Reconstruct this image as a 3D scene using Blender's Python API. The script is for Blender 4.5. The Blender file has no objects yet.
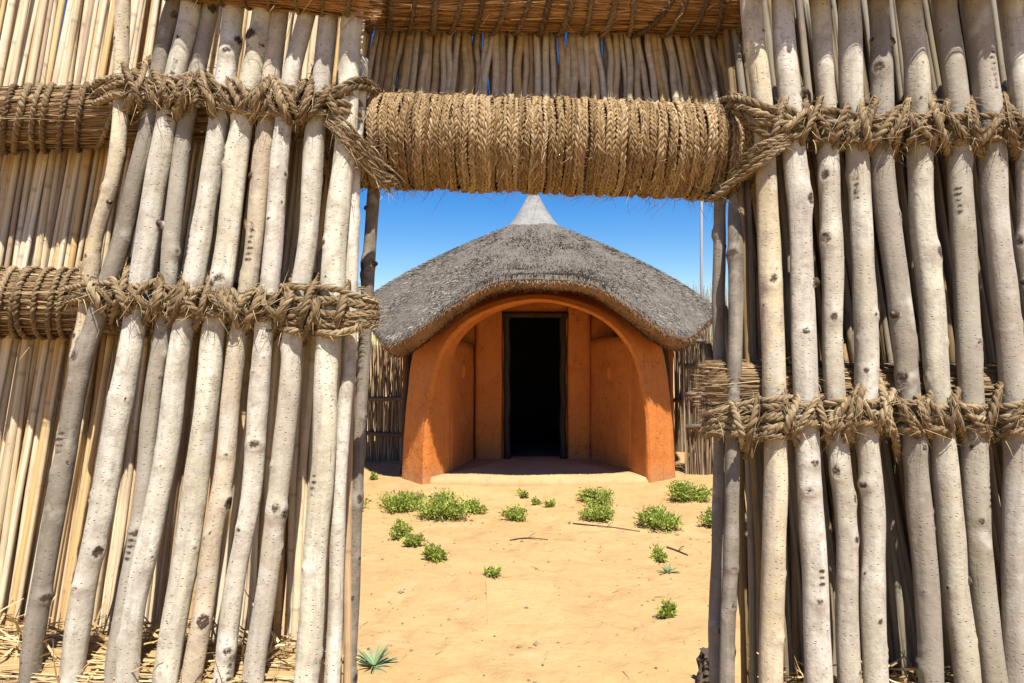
import bpy, math, random
import numpy as np
from mathutils import Vector

random.seed(11)
RNG = np.random.default_rng(11)
scene = bpy.context.scene
col = scene.collection
R = math.radians

# ------------------------------------------------------------------ camera, sky, sun, exposure
EYE = 1.70
cam_d = bpy.data.cameras.new('camera')
cam_d.lens = 24.0
cam_d.sensor_width = 36.0
cam_d.clip_start = 0.05
cam_d.clip_end = 2000
cam = bpy.data.objects.new('camera', cam_d)
cam.location = (0, 0, EYE)
cam.rotation_euler = (R(90), 0, 0)
col.objects.link(cam)
scene.camera = cam

SUN_EL, SUN_AZ = 64.0, 16.0
world = bpy.data.worlds.new('World')
scene.world = world
world.use_nodes = True
wn = world.node_tree
wn.nodes.clear()
sky = wn.nodes.new('ShaderNodeTexSky')
sky.sky_type = 'NISHITA'
sky.sun_disc = False
sky.sun_elevation = R(SUN_EL)
sky.sun_rotation = R(180 - SUN_AZ)
sky.air_density = 1.0
sky.dust_density = 0.0
sky.ozone_density = 3.0
bg = wn.nodes.new('ShaderNodeBackground')
bg.inputs['Strength'].default_value = 0.072
wo = wn.nodes.new('ShaderNodeOutputWorld')
hs = wn.nodes.new('ShaderNodeHueSaturation')
hs.inputs['Saturation'].default_value = 1.5
hs.inputs['Hue'].default_value = 0.512
wn.links.new(sky.outputs[0], hs.inputs['Color'])
wn.links.new(hs.outputs[0], bg.inputs[0])
wn.links.new(bg.outputs[0], wo.inputs[0])

sun_d = bpy.data.lights.new('sun', 'SUN')
sun_d.energy = 5.0
sun_d.angle = R(0.5)
sun_d.color = (1.0, 0.955, 0.88)
sun = bpy.data.objects.new('sun', sun_d)
sun.rotation_euler = (R(90 - SUN_EL), 0, R(SUN_AZ))
sun.location = (0, -5, 20)
col.objects.link(sun)

scene.view_settings.view_transform = 'Standard'
scene.view_settings.look = 'None'
scene.view_settings.gamma = 1.0
scene.view_settings.use_curve_mapping = False
scene.view_settings.exposure = 1.0
scene.render.engine = 'CYCLES'
scene.cycles.use_denoising = True
scene.cycles.max_bounces = 6
scene.cycles.diffuse_bounces = 4

# ------------------------------------------------------------------ helpers
F = 682.667
LEAN = 0.12          # the whole palisade leans back a little
GATE = 1.6           # metres from the camera to the front of the palisade at eye height

S = GATE / 2.2       # size factor of the palisade's ropes, bundles and reeds

def sstep(a, b, x):
    t = np.clip((np.asarray(x, float) - a) / (b - a), 0, 1)
    return t * t * (3 - 2 * t)

def W(px, py, off=0.0, lean=LEAN):
    """Point of the leaning palisade plane, `off` metres behind its face."""
    v = (py - 341.5) / F
    Y = (GATE + off * S) / (1 + lean * v)
    return np.array(((px - 512) / F * Y, Y, EYE - v * Y))

def _hash(ix, iy):
    h = np.sin(ix * 127.1 + iy * 311.7) * 43758.5453
    return h - np.floor(h)

def vnoise(x, y):
    x = np.asarray(x, float); y = np.asarray(y, float)
    ix = np.floor(x); iy = np.floor(y)
    fx = x - ix; fy = y - iy
    fx = fx * fx * (3 - 2 * fx); fy = fy * fy * (3 - 2 * fy)
    a = _hash(ix, iy); b = _hash(ix + 1, iy); c = _hash(ix, iy + 1); d = _hash(ix + 1, iy + 1)
    return (a * (1 - fx) + b * fx) * (1 - fy) + (c * (1 - fx) + d * fx) * fy - 0.5

_fp = np.random.default_rng(5)
PRINTS = [(_fp.normal(.18, .55), _fp.uniform(2.4, 7.2), _fp.normal(0, .35), _fp.uniform(.005, .013)) for _ in range(80)]

def ground_h(x, y):
    x = np.asarray(x, float); y = np.asarray(y, float)
    near = 1 - sstep(10, 16, np.hypot(x, y - 5))
    h = (0.05 * vnoise(x * 0.9 + 3, y * 0.9) + 0.022 * vnoise(x * 3.1, y * 3.1 + 9) + 0.009 * vnoise(x * 8.3 + 5, y * 8.3)
         + 0.006 * vnoise(x * 19, y * 19)) * near
    for fx, fy, fa, fd in PRINTS:                     # trodden footprints
        dx = x - fx; dy = y - fy; ca, sa = math.cos(fa), math.sin(fa)
        q = ((dx * ca + dy * sa) / .055) ** 2 + ((dy * ca - dx * sa) / .13) ** 2
        h = h - fd * np.exp(-q ** 2) + fd * .45 * np.exp(-((np.sqrt(q) - 1.35) / .3) ** 2)
    flat = sstep(-.34, -.22, x) * (1 - sstep(.34, .46, x)) * sstep(3.9, 4.05, y) * (1 - sstep(4.85, 5.0, y))
    h = h * (1 - flat)
    bank = np.exp(-((y - 1.75) / 0.30) ** 2)
    h = h + 0.10 * sstep(-0.34, -0.60, x) * bank + 0.08 * sstep(0.50, 0.75, x) * bank
    h = h + 0.05 * np.exp(-((x - .34) / 1.85) ** 4) * sstep(7.0, 7.95, y) * near
    return h

def on_ground(px, py):
    v = (py - 341.5) / F
    Y = np.arange(1.2, 14, 0.004)
    X = (px - 512) / F * Y
    Z = EYE - v * Y
    i = int(np.argmax(Z <= ground_h(X, Y)))
    return np.array((X[i], Y[i], float(ground_h(X[i], Y[i]))))

class MB:
    """Collects quads / tris as numpy blocks, builds ONE mesh object."""
    def __init__(s): s.v = []; s.q = []; s.t = []; s.uvq = []; s.uvt = []; s.at = []; s.n = 0; s.kn = []
    def add(s, V, Q=None, T=None, UVQ=None, UVT=None, rnd=0.5, knot=None):
        V = np.asarray(V, float).reshape(-1, 3)
        if Q is not None and len(Q):
            Q = np.asarray(Q, int); s.q.append(Q + s.n)
            s.uvq.append(np.zeros((len(Q), 4, 2)) if UVQ is None else UVQ)
        if T is not None and len(T):
            T = np.asarray(T, int); s.t.append(T + s.n)
            s.uvt.append(np.zeros((len(T), 3, 2)) if UVT is None else UVT)
        s.v.append(V); s.n += len(V)
        s.at.append(np.broadcast_to(np.asarray(rnd, float), (len(V),)))
        s.kn.append(np.zeros(len(V)) if knot is None else knot)
        return s
    def mesh(s, name, mat, origin=(0, 0, 0), smooth=True):
        V = np.concatenate(s.v) - np.asarray(origin, float)
        me = bpy.data.meshes.new(name)
        Q = np.concatenate(s.q) if s.q else np.zeros((0, 4), int)
        T = np.concatenate(s.t) if s.t else np.zeros((0, 3), int)
        nl = Q.size + T.size
        me.vertices.add(len(V)); me.vertices.foreach_set('co', V.astype(np.float32).ravel())
        me.loops.add(nl); me.loops.foreach_set('vertex_index', np.concatenate([Q.ravel(), T.ravel()]).astype(np.int32))
        npoly = len(Q) + len(T)
        me.polygons.add(npoly)
        st = np.concatenate([np.arange(len(Q)) * 4, Q.size + np.arange(len(T)) * 3]).astype(np.int32)
        me.polygons.foreach_set('loop_start', st)
        me.polygons.foreach_set('use_smooth', np.full(npoly, smooth, dtype=bool))
        uv = me.uv_layers.new(name='UVMap')
        U = np.concatenate([(np.concatenate(s.uvq).reshape(-1, 2) if s.uvq else np.zeros((0, 2))),
                            (np.concatenate(s.uvt).reshape(-1, 2) if s.uvt else np.zeros((0, 2)))])
        uv.data.foreach_set('uv', U.astype(np.float32).ravel())
        a = me.attributes.new('rnd', 'FLOAT', 'POINT'); a.data.foreach_set('value', np.concatenate(s.at).astype(np.float32))
        a = me.attributes.new('knot', 'FLOAT', 'POINT'); a.data.foreach_set('value', np.concatenate(s.kn).astype(np.float32))
        me.materials.append(mat)
        me.update(calc_edges=True); me.validate()
        return me
    def build(s, name, mat, parent=None, smooth=True, origin=None):
        if origin is None:
            origin = parent_base(parent) if parent is not None else (0, 0, 0)
            loc = (0, 0, 0)
        else:
            loc = np.asarray(origin, float) - (parent_base(parent) if parent is not None else 0)
        return link(name, s.mesh(name, mat, origin, smooth), parent, loc)

def parent_base(p):
    b = np.zeros(3)
    while p is not None:
        b = b + np.array(p.location); p = p.parent
    return b

def link(name, me, parent=None, loc=(0, 0, 0)):
    o = bpy.data.objects.new(name, me)
    o.location = loc; o.parent = parent
    col.objects.link(o)
    return o

def thing(name, label, cat, loc=(0, 0, 0), group=None):
    o = link(name, None, None, loc)
    return tag(o, label, cat, group)

def tag(o, label=None, cat=None, group=None, kind=None):
    if label: o['label'] = label
    if cat: o['category'] = cat
    if group: o['group'] = group
    if kind: o['kind'] = kind
    return o

def resample(P, step):
    P = np.asarray(P, float)
    L = np.concatenate([[0], np.cumsum(np.linalg.norm(np.diff(P, axis=0), axis=1))])
    n = max(2, int(round(L[-1] / step)) + 1)
    t = np.linspace(0, L[-1], n)
    return np.stack([np.interp(t, L, P[:, i]) for i in range(P.shape[1])], 1), t

def smooth_path(P, step, it=3):
    P = np.asarray(P, float)
    for _ in range(it):
        Q = np.empty((2 * len(P), P.shape[1]))
        Q[0] = P[0]; Q[-1] = P[-1]
        Q[1:-1:2] = P[:-1] * .75 + P[1:] * .25
        Q[2:-1:2] = P[:-1] * .25 + P[1:] * .75
        P = Q
    return resample(P, step)[0]

def frames(P, up=None):
    T = np.gradient(P, axis=0)
    T /= np.linalg.norm(T, axis=1)[:, None] + 1e-12
    n0 = np.array(up if up is not None else (0, 0, 1.0), float)
    if abs(n0 @ T[0]) > .9: n0 = np.array((0, 1.0, 0))
    N = np.empty_like(P)
    n = n0 - T[0] * (n0 @ T[0]); n /= np.linalg.norm(n); N[0] = n
    for i in range(1, len(P)):
        n = n - T[i] * (n @ T[i]); n /= np.linalg.norm(n) + 1e-12; N[i] = n
    return T, N, np.cross(T, N)

def tube(mb, P, rad, sides=6, up=None, rnd=.5, caps=True, disp=None, knot=None):
    P = np.asarray(P, float); n = len(P)
    rad = np.broadcast_to(np.asarray(rad, float), (n,))
    T, N, B = frames(P, up)
    a = np.arange(sides) / sides * 2 * np.pi
    rr = rad[:, None] * np.ones(sides)
    if disp is not None: rr = rr + disp
    V = P[:, None, :] + rr[..., None] * (np.cos(a)[None, :, None] * N[:, None, :] + np.sin(a)[None, :, None] * B[:, None, :])
    L = np.concatenate([[0], np.cumsum(np.linalg.norm(np.diff(P, axis=0), axis=1))])
    i = np.arange(n - 1)[:, None]; j = np.arange(sides)[None, :]; j2 = (j + 1) % sides
    Q = np.stack([i * sides + j + 0 * i, i * sides + j2, (i + 1) * sides + j2, (i + 1) * sides + j], -1).reshape(-1, 4)
    c = float(rad.mean()) * 2 * np.pi
    u0 = np.broadcast_to(j / sides * c, (n - 1, sides)); u1 = np.broadcast_to((j + 1) / sides * c, (n - 1, sides))
    v0 = np.broadcast_to(L[:-1, None], (n - 1, sides)); v1 = np.broadcast_to(L[1:, None], (n - 1, sides))
    off = random.random() * 7
    UV = np.stack([np.stack([u0, v0], -1), np.stack([u1, v0], -1), np.stack([u1, v1], -1), np.stack([u0, v1], -1)], 2).reshape(-1, 4, 2) + off
    V = V.reshape(-1, 3)
    kn = None if knot is None else knot.reshape(-1)
    if caps:
        V = np.concatenate([V, P[:1], P[-1:]])
        if kn is not None: kn = np.concatenate([kn, [0.3, 0.3]])
        jj = np.arange(sides); k2 = (jj + 1) % sides
        T1 = np.stack([np.full(sides, n * sides), k2, jj], -1)
        T2 = np.stack([np.full(sides, n * sides + 1), (n - 1) * sides + jj, (n - 1) * sides + k2], -1)
        mb.add(V, Q, np.concatenate([T1, T2]), UVQ=UV, rnd=rnd, knot=kn)
    else:
        mb.add(V, Q, UVQ=UV, rnd=rnd, knot=kn)

def rope(mb, P, r, strands=3, pitch=0.075, hand=1, sides=6, step=0.006, rnd=None, loose=0.0, closed=False):
    r *= S; pitch *= S; step *= S
    P, t = resample(P, step)
    T, N, B = frames(P)
    ph0 = random.random() * 6.28
    rs = r * (0.56 if strands == 3 else 0.60)
    ro = r * (0.47 if strands == 3 else 0.43)
    for s in range(strands):
        turns = t / pitch
        if closed: turns = t / t[-1] * round(t[-1] / pitch)
        ph = hand * 2 * np.pi * turns + ph0 + 2 * np.pi * s / strands
        w = 1 + .22 * vnoise(t * 22 + s * 9 + ph0, np.full_like(t, ph0 * 3)) + loose * vnoise(t * 9 + s * 5, np.full_like(t, ph0))
        C = P + (ro * w)[:, None] * (np.cos(ph)[:, None] * N + np.sin(ph)[:, None] * B)
        rv = rs * (1 + .30 * vnoise(t * 40 + s * 31, np.full_like(t, ph0 * 7)) + .25 * vnoise(t * 9 + s * 17, np.full_like(t, ph0 * 3)))
        tube(mb, C, rv, sides, rnd=(random.random() if rnd is None else rnd), caps=not closed)
    if loose:
        for s in range(5):
            a = random.randint(0, max(0, len(P) - 8)); b = min(len(P), a + random.randint(8, 40))
            if b - a < 5: continue
            tt = t[a:b]; ph = random.random() * 6.28 + tt * random.uniform(-40, 40)
            rr = r * (1.0 + .5 * np.abs(vnoise(tt * 14 + s * 3, tt * 0 + ph0)) + .3 * np.linspace(0, 1, b - a) ** 3)
            C = P[a:b] + rr[:, None] * (np.cos(ph)[:, None] * N[a:b] + np.sin(ph)[:, None] * B[a:b])
            tube(mb, C, r * random.uniform(.08, .17), 4, rnd=random.random())

def strips(mb, P0, D, Lg, Wd, side=None, bend=None, rnd=None, seg=2):
    """Many flat tapering blades: P0 roots (n,3), D unit directions, lengths, widths."""
    n = len(P0)
    D = D / (np.linalg.norm(D, axis=1)[:, None] + 1e-9)
    if side is None:
        side = RNG.normal(size=(n, 3))
    side = side - D * np.sum(side * D, 1)[:, None]
    side /= np.linalg.norm(side, axis=1)[:, None] + 1e-9
    if bend is None: bend = np.zeros((n, 3))
    Lg = np.broadcast_to(Lg, (n,)); Wd = np.broadcast_to(Wd, (n,))
    V = np.empty((n, (seg + 1) * 2, 3))
    for k in range(seg + 1):
        f = k / seg
        c = P0 + D * (Lg * f)[:, None] + bend * (f * f)
        w = Wd * (1 - .75 * f * f) * .5
        V[:, 2 * k] = c - side * w[:, None]; V[:, 2 * k + 1] = c + side * w[:, None]
    m = (seg + 1) * 2
    base = np.arange(n)[:, None] * m
    Q = np.concatenate([np.stack([base[:, 0] + 2 * k, base[:, 0] + 2 * k + 1, base[:, 0] + 2 * k + 3, base[:, 0] + 2 * k + 2], -1) for k in range(seg)])
    r = RNG.random(n) if rnd is None else rnd
    mb.add(V.reshape(-1, 3), Q, rnd=np.repeat(r, m))

# ------------------------------------------------------------------ materials
class NT:
    def __init__(s, name, rough=.85):
        s.m = bpy.data.materials.new(name); s.m.use_nodes = True
        s.t = s.m.node_tree; s.b = s.t.nodes['Principled BSDF']
        s.b.inputs['Roughness'].default_value = rough
        s.b.inputs['Specular IOR Level'].default_value = .25
    def n(s, ty, **kw):
        x = s.t.nodes.new('ShaderNode' + ty)
        for k, v in kw.items(): setattr(x, k, v)
        return x
    def l(s, a, b): s.t.links.new(a, b)
    def val(s, sock, v):
        if hasattr(v, 'is_output'): s.l(v, sock)
        else: sock.default_value = v
    def coord(s, kind='Object', scale=(1, 1, 1), offset_random=True):
        tc = s.n('TexCoord'); mp = s.n('Mapping')
        s.l(tc.outputs[kind], mp.inputs['Vector']); mp.inputs['Scale'].default_value = scale
        if offset_random:
            oi = s.n('ObjectInfo'); mu = s.n('Math', operation='MULTIPLY'); mu.inputs[1].default_value = 37.0
            s.l(oi.outputs['Random'], mu.inputs[0]); s.l(mu.outputs[0], mp.inputs['Location'])
        return mp.outputs[0]
    def noise(s, vec, scale, detail=4, rough=.55):
        x = s.n('TexNoise'); x.inputs['Scale'].default_value = scale; x.inputs['Detail'].default_value = detail
        x.inputs['Roughness'].default_value = rough; s.l(vec, x.inputs['Vector']); return x.outputs['Fac']
    def ramp(s, f, stops):
        x = s.n('ValToRGB'); e = x.color_ramp.elements
        while len(e) > 1: e.remove(e[0])
        e[0].position = stops[0][0]; e[0].color = (*stops[0][1], 1)
        for p, c in stops[1:]:
            k = e.new(p); k.color = (*c, 1)
        s.l(f, x.inputs['Fac']); return x.outputs['Color']
    def fr(s, f, a, b, lo=0, hi=1):
        x = s.n('MapRange'); x.clamp = True
        x.inputs['From Min'].default_value = a; x.inputs['From Max'].default_value = b
        x.inputs['To Min'].default_value = lo; x.inputs['To Max'].default_value = hi
        s.l(f, x.inputs['Value']); return x.outputs['Result']
    def math(s, op, a, b):
        x = s.n('Math', operation=op); s.val(x.inputs[0], a); s.val(x.inputs[1], b); return x.outputs[0]
    def mix(s, f, a, b, mode='MIX'):
        x = s.n('Mix', data_type='RGBA', blend_type=mode)
        s.val(x.inputs['Factor'], f)
        for sock, v in ((x.inputs['A'], a), (x.inputs['B'], b)): pass
        ia = [i for i in x.inputs if i.name == 'A' and i.type == 'RGBA'][0]
        ib = [i for i in x.inputs if i.name == 'B' and i.type == 'RGBA'][0]
        for sock, v in ((ia, a), (ib, b)):
            if hasattr(v, 'is_output'): s.l(v, sock)
            else: sock.default_value = (*v, 1)
        return [o for o in x.outputs if o.type == 'RGBA'][0]
    def attr(s, name): 
        x = s.n('Attribute'); x.attribute_name = name; return x.outputs['Fac']
    def bump(s, h, strength=.5, dist=.01, prev=None):
        x = s.n('Bump'); x.inputs['Strength'].default_value = strength; x.inputs['Distance'].default_value = dist
        s.l(h, x.inputs['Height'])
        if prev is not None: s.l(prev, x.inputs['Normal'])
        return x.outputs[0]
    def done(s, colr, normal=None):
        s.val(s.b.inputs['Base Color'], colr if hasattr(colr, 'is_output') else (*colr, 1))
        if normal is not None: s.l(normal, s.b.inputs['Normal'])
        return s.m

def mat_bark():
    k = NT('pale_bark', .8)
    oi = k.n('ObjectInfo')
    ob = k.coord('Object')
    uv = k.coord('UV', (1, 1, 1))
    big = k.noise(ob, 5.5, 5, .6)
    c = k.mix(k.fr(big, .36, .66), oi.outputs['Color'], (.66, .61, .53), 'MULTIPLY')
    med = k.noise(ob, 19, 4, .65)
    c = k.mix(k.fr(med, .50, .68, 0, .75), c, (.29, .235, .18))
    mp0 = k.n('Mapping'); mp0.inputs['Scale'].default_value = (26, 2.6, 1); k.l(uv, mp0.inputs['Vector'])
    c = k.mix(k.fr(k.noise(mp0.outputs[0], 1.0, 5, .65), .48, .68, 0, .75), c, (.28, .24, .195))
    c = k.mix(k.fr(k.noise(ob, 48, 4, .7), .54, .70, 0, .55), c, (.24, .20, .16))
    c = k.mix(k.fr(k.noise(ob, 11, 3, .5), .60, .72, 0, .5), c, (.58, .545, .475))
    # lenticels: small dark horizontal dashes
    mp = k.n('Mapping'); mp.inputs['Scale'].default_value = (66, 120, 1); k.l(uv, mp.inputs['Vector'])
    vo = k.n('TexVoronoi', voronoi_dimensions='2D'); vo.inputs['Scale'].default_value = 1.0; vo.inputs['Randomness'].default_value = 1
    k.l(mp.outputs[0], vo.inputs['Vector'])
    sep = k.n('SeparateColor'); k.l(vo.outputs['Color'], sep.inputs[0])
    dash = k.math('MULTIPLY', k.fr(k.math('ADD', vo.outputs['Distance'], k.math('MULTIPLY', k.noise(ob, 130, 2), .22)), .16, .30, 1, 0), k.math('MULTIPLY', k.fr(sep.outputs[0], .64, .72), k.fr(k.noise(ob, 8, 3), .42, .58, .25, 1)))
    c = k.mix(k.math('MULTIPLY', dash, .75), c, (.09, .060, .038))
    # fine stipple
    mp2 = k.n('Mapping'); mp2.inputs['Scale'].default_value = (150, 260, 1); k.l(uv, mp2.inputs['Vector'])
    vo2 = k.n('TexVoronoi', voronoi_dimensions='2D'); vo2.inputs['Scale'].default_value = 1.0
    k.l(mp2.outputs[0], vo2.inputs['Vector'])
    sep2 = k.n('SeparateColor'); k.l(vo2.outputs['Color'], sep2.inputs[0])
    dot = k.math('MULTIPLY', k.fr(vo2.outputs['Distance'], .1, .3, 1, 0), k.fr(sep2.outputs[1], .7, .8))
    c = k.mix(k.math('MULTIPLY', dot, .45), c, (.16, .12, .09))
    # cracks along the grain
    mp3 = k.n('Mapping'); mp3.inputs['Scale'].default_value = (95, 7, 1); k.l(uv, mp3.inputs['Vector'])
    cr = k.fr(k.noise(mp3.outputs[0], 1.0, 3, .6), .66, .74)
    c = k.mix(k.math('MULTIPLY', cr, k.fr(big, .5, .6, 0, .6)), c, (.16, .115, .08))
    kn = k.attr('knot')
    kn = k.math('MULTIPLY', kn, k.fr(k.noise(ob, 160, 3, .7), .30, .60, .35, 1.25))
    c = k.mix(k.fr(kn, .22, .62), c, (.060, .038, .025))
    h = k.math('SUBTRACT', k.math('MULTIPLY', k.noise(ob, 90, 4, .6), .7), k.math('ADD', dash, k.math('MULTIPLY', cr, .4)))
    return k.done(c, k.bump(h, .55, .004))

def mat_fibre(name, c0, c1, c2, var=.5, rough=.75, sc=(240, 10)):
    """straw / rope / reed: fibres run along the tube's length (UV in metres)."""
    k = NT(name, rough)
    uv = k.coord('UV', (sc[0], sc[1], 1))
    oi = k.n('ObjectInfo')
    f = k.noise(uv, 1.0, 4, .6)
    r = k.attr('rnd')
    mixv = k.math('ADD', k.math('MULTIPLY', r, .5), k.math('MULTIPLY', oi.outputs['Random'], .5))
    base = k.ramp(mixv, [(0.05, c0), (.5, c1), (.95, c2)])
    c = k.mix(k.fr(f, .35, .7, 0, 1), base, k.mix(1.0, base, (.36, .29, .22), 'MULTIPLY'))
    ob = k.coord('Object')
    c = k.mix(k.fr(k.noise(ob, 7, 4), .5, .75, 0, var), c, k.mix(1.0, base, (.50, .45, .42), 'MULTIPLY'))
    return k.done(c, k.bump(f, 1.0, .004))

def mat_reed(name, dk):
    k = NT(name, .6)
    uv = k.coord('UV', (260, 4, 1))
    oi = k.n('ObjectInfo')
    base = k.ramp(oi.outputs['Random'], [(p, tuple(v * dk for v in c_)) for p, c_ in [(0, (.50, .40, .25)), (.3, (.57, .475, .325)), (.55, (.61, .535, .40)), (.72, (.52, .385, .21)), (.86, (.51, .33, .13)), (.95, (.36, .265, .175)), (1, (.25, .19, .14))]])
    f = k.noise(uv, 1.0, 4, .6)
    c = k.mix(k.fr(f, .45, .75, 0, .8), base, k.mix(1.0, base, (.58, .45, .33), 'MULTIPLY'))
    ob = k.coord('Object')
    c = k.mix(k.fr(k.noise(ob, 6, 4), .5, .72, 0, .65), c, k.mix(1.0, base, (.52, .47, .45), 'MULTIPLY'))
    c = k.mix(k.fr(k.attr('knot'), .1, 1, 0, .75), c, (.20, .13, .075))
    sp = k.fr(k.noise(ob, 60, 2), .68, .74)
    c = k.mix(k.math('MULTIPLY', sp, .5), c, (.16, .11, .07))
    return k.done(c, k.bump(f, .4, .003))

def mat_blade(name, stops, rough=.8, trans=0.0):
    k = NT(name, rough)
    r = k.attr('rnd')
    ob = k.coord('Object', offset_random=False)
    x = k.math('ADD', k.math('MULTIPLY', r, .75), k.math('MULTIPLY', k.noise(ob, 3.0, 4), .25))
    c = k.ramp(x, stops)
    if trans:
        k.b.inputs['Subsurface Weight'].default_value = 0
        tr = k.n('BsdfTranslucent'); mx = k.n('MixShader'); mx.inputs[0].default_value = trans
        k.l(c, tr.inputs[0]); out = k.t.nodes['Material Output']
        k.l(k.b.outputs[0], mx.inputs[1]); k.l(tr.outputs[0], mx.inputs[2]); k.l(mx.outputs[0], out.inputs[0])
    return k.done(c)

def mat_mud(name, c0, c1, c2, sc=1.0):
    k = NT(name, .9)
    ob = k.coord('Object', offset_random=False)
    a = k.noise(ob, 2.3 * sc, 6, .6); b = k.noise(ob, 14 * sc, 5, .65)
    c = k.mix(k.fr(a, .35, .65), c0, c1)
    c = k.mix(k.fr(b, .52, .78, 0, .7), c, c2)
    mp = k.n('Mapping'); mp.inputs['Scale'].default_value = (22, 22, 1.6); k.l(ob, mp.inputs['Vector'])
    st = k.noise(mp.outputs[0], 1.0, 4, .6)
    c = k.mix(k.fr(st, .55, .75, 0, .35), c, c2)
    h = k.math('ADD', b, k.math('MULTIPLY', k.noise(ob, 5 * sc, 3), 1.6))
    n1 = k.bump(h, .55, .02)
    return k.done(c, k.bump(k.noise(ob, 70, 4, .7), .4, .006, n1))

def mat_sand():
    k = NT('sand', .95)
    ob = k.coord('Object', offset_random=False)
    a = k.noise(ob, .9, 6, .6); b = k.noise(ob, 4.5, 6, .65); g = k.noise(ob, 150, 3, .7)
    c = k.mix(k.fr(a, .35, .65), (.38, .238, .097), (.43, .275, .118))
    c = k.mix(k.fr(b, .50, .72, 0, .8), c, (.295, .18, .075))
    c = k.mix(k.fr(k.noise(ob, 2.1, 5, .6), .56, .68, 0, .6), c, (.44, .302, .152))
    c = k.mix(k.fr(g, .58, .75, 0, .5), c, (.29, .185, .09))
    sp = k.n('TexVoronoi'); sp.inputs['Scale'].default_value = 26; k.l(ob, sp.inputs['Vector'])
    se = k.n('SeparateColor'); k.l(sp.outputs['Color'], se.inputs[0])
    dots = k.math('MULTIPLY', k.fr(sp.outputs['Distance'], .08, .2, 1, 0), k.fr(se.outputs[0], .87, .9))
    c = k.mix(k.math('MULTIPLY', dots, .7), c, (.20, .12, .06))
    n1 = k.bump(k.math('ADD', b, k.noise(ob, 14, 5, .6)), .6, .03)
    return k.done(c, k.bump(g, .5, .006, n1))

BARK = mat_bark()
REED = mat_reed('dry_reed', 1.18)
OLDSHADEREED = mat_reed('weathered_shade_reed', .46)  # weathered brown; part of the darkness is shade in the gaps, painted in
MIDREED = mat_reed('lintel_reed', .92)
ROPE = mat_fibre('grass_rope', (.15, .098, .046), (.275, .195, .10), (.43, .33, .195), .85)
COIL = mat_fibre('plaited_rope', (.22, .135, .055), (.40, .27, .125), (.56, .42, .24), .6)
CORD = mat_fibre('binding_cord', (.13, .085, .04), (.20, .135, .066), (.28, .195, .10), .5)
BUNDLE = mat_blade('bundle_grass', [(.08, (.13, .078, .035)), (.4, (.25, .155, .07)), (.7, (.34, .225, .115)), (.95, (.46, .335, .19))])
BEAMGRASS = mat_blade('beam_grass', [(.08, (.18, .085, .028)), (.4, (.30, .15, .05)), (.7, (.38, .21, .08)), (.95, (.48, .32, .16))])
STRAW = mat_blade('loose_straw', [(.08, (.25, .155, .062)), (.4, (.42, .29, .13)), (.7, (.51, .375, .19)), (.95, (.60, .49, .30))])
FIBRE = mat_blade('stray_fibre', [(.1, (.22, .145, .065)), (.5, (.37, .26, .13)), (.95, (.54, .42, .25))])
COURT = mat_blade('courtyard_reed', [(.08, (.10, .066, .036)), (.4, (.20, .138, .078)), (.7, (.29, .21, .125)), (.95, (.42, .325, .21))])
THATCH = mat_blade('weathered_thatch', [(.12, (.042, .034, .026)), (.38, (.145, .125, .098)), (.64, (.265, .232, .188)), (.94, (.46, .41, .34))])
THATCHBASE = mat_mud('thatch_body', (.11, .094, .075), (.15, .13, .105), (.05, .042, .033), 3)
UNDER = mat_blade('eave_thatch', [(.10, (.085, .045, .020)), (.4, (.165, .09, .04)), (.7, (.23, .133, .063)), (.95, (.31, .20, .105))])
def mat_wall():
    k = NT('orange_mud_plaster', .92)
    ob = k.coord('Object', offset_random=False)
    c = k.mix(k.fr(k.noise(ob, 2.3, 6, .6), .35, .65), (.50, .158, .031), (.57, .195, .042))
    c = k.mix(k.fr(k.noise(ob, 14, 5, .65), .50, .76, 0, .6), c, (.36, .115, .028))
    c = k.mix(k.fr(k.noise(ob, 6, 5, .7), .58, .70, 0, .45), c, (.56, .245, .080))
    mp = k.n('Mapping'); mp.inputs['Scale'].default_value = (19, 19, 1.3); k.l(ob, mp.inputs['Vector'])
    c = k.mix(k.fr(k.noise(mp.outputs[0], 1.0, 5, .65), .55, .75, 0, .4), c, (.31, .10, .027))
    sp = k.n('SeparateXYZ'); k.l(ob, sp.inputs[0])
    foot = k.fr(k.math('ADD', sp.outputs[2], k.math('MULTIPLY', k.noise(ob, 9, 5, .7), .45)), .20, .46, .75, 0)
    c = k.mix(foot, c, (.37, .225, .11))
    vo = k.n('TexVoronoi', feature='DISTANCE_TO_EDGE'); vo.inputs['Scale'].default_value = 3.4
    wn_ = k.n('TexNoise'); wn_.inputs['Scale'].default_value = 7; k.l(ob, wn_.inputs['Vector'])
    ad = k.n('VectorMath', operation='MULTIPLY_ADD'); k.l(wn_.outputs['Color'], ad.inputs[0]); ad.inputs[1].default_value = (.35, .35, .35); k.l(ob, ad.inputs[2])
    k.l(ad.outputs[0], vo.inputs['Vector'])
    crack = k.math('MULTIPLY', k.fr(vo.outputs['Distance'], .004, .016, 1, 0), k.fr(k.noise(ob, 1.9, 3), .46, .60))
    c = k.mix(k.math('MULTIPLY', crack, .55), c, (.12, .042, .014))
    h = k.math('SUBTRACT', k.math('ADD', k.noise(ob, 14, 5, .65), k.math('MULTIPLY', k.noise(ob, 4.5, 4), 2.2)), crack)
    n1 = k.bump(h, .45, .018)
    return k.done(c, k.bump(k.noise(ob, 75, 4, .7), .5, .006, n1))
MUD = mat_wall()
FLOORMUD = mat_mud('earth_floor', (.38, .245, .115), (.43, .285, .135), (.30, .185, .085))
ROOMSHADE = mat_mud('room_shade_mud', (.030, .024, .020), (.045, .036, .028), (.018, .015, .013))  # shade of the unlit room painted into the mud colour
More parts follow.
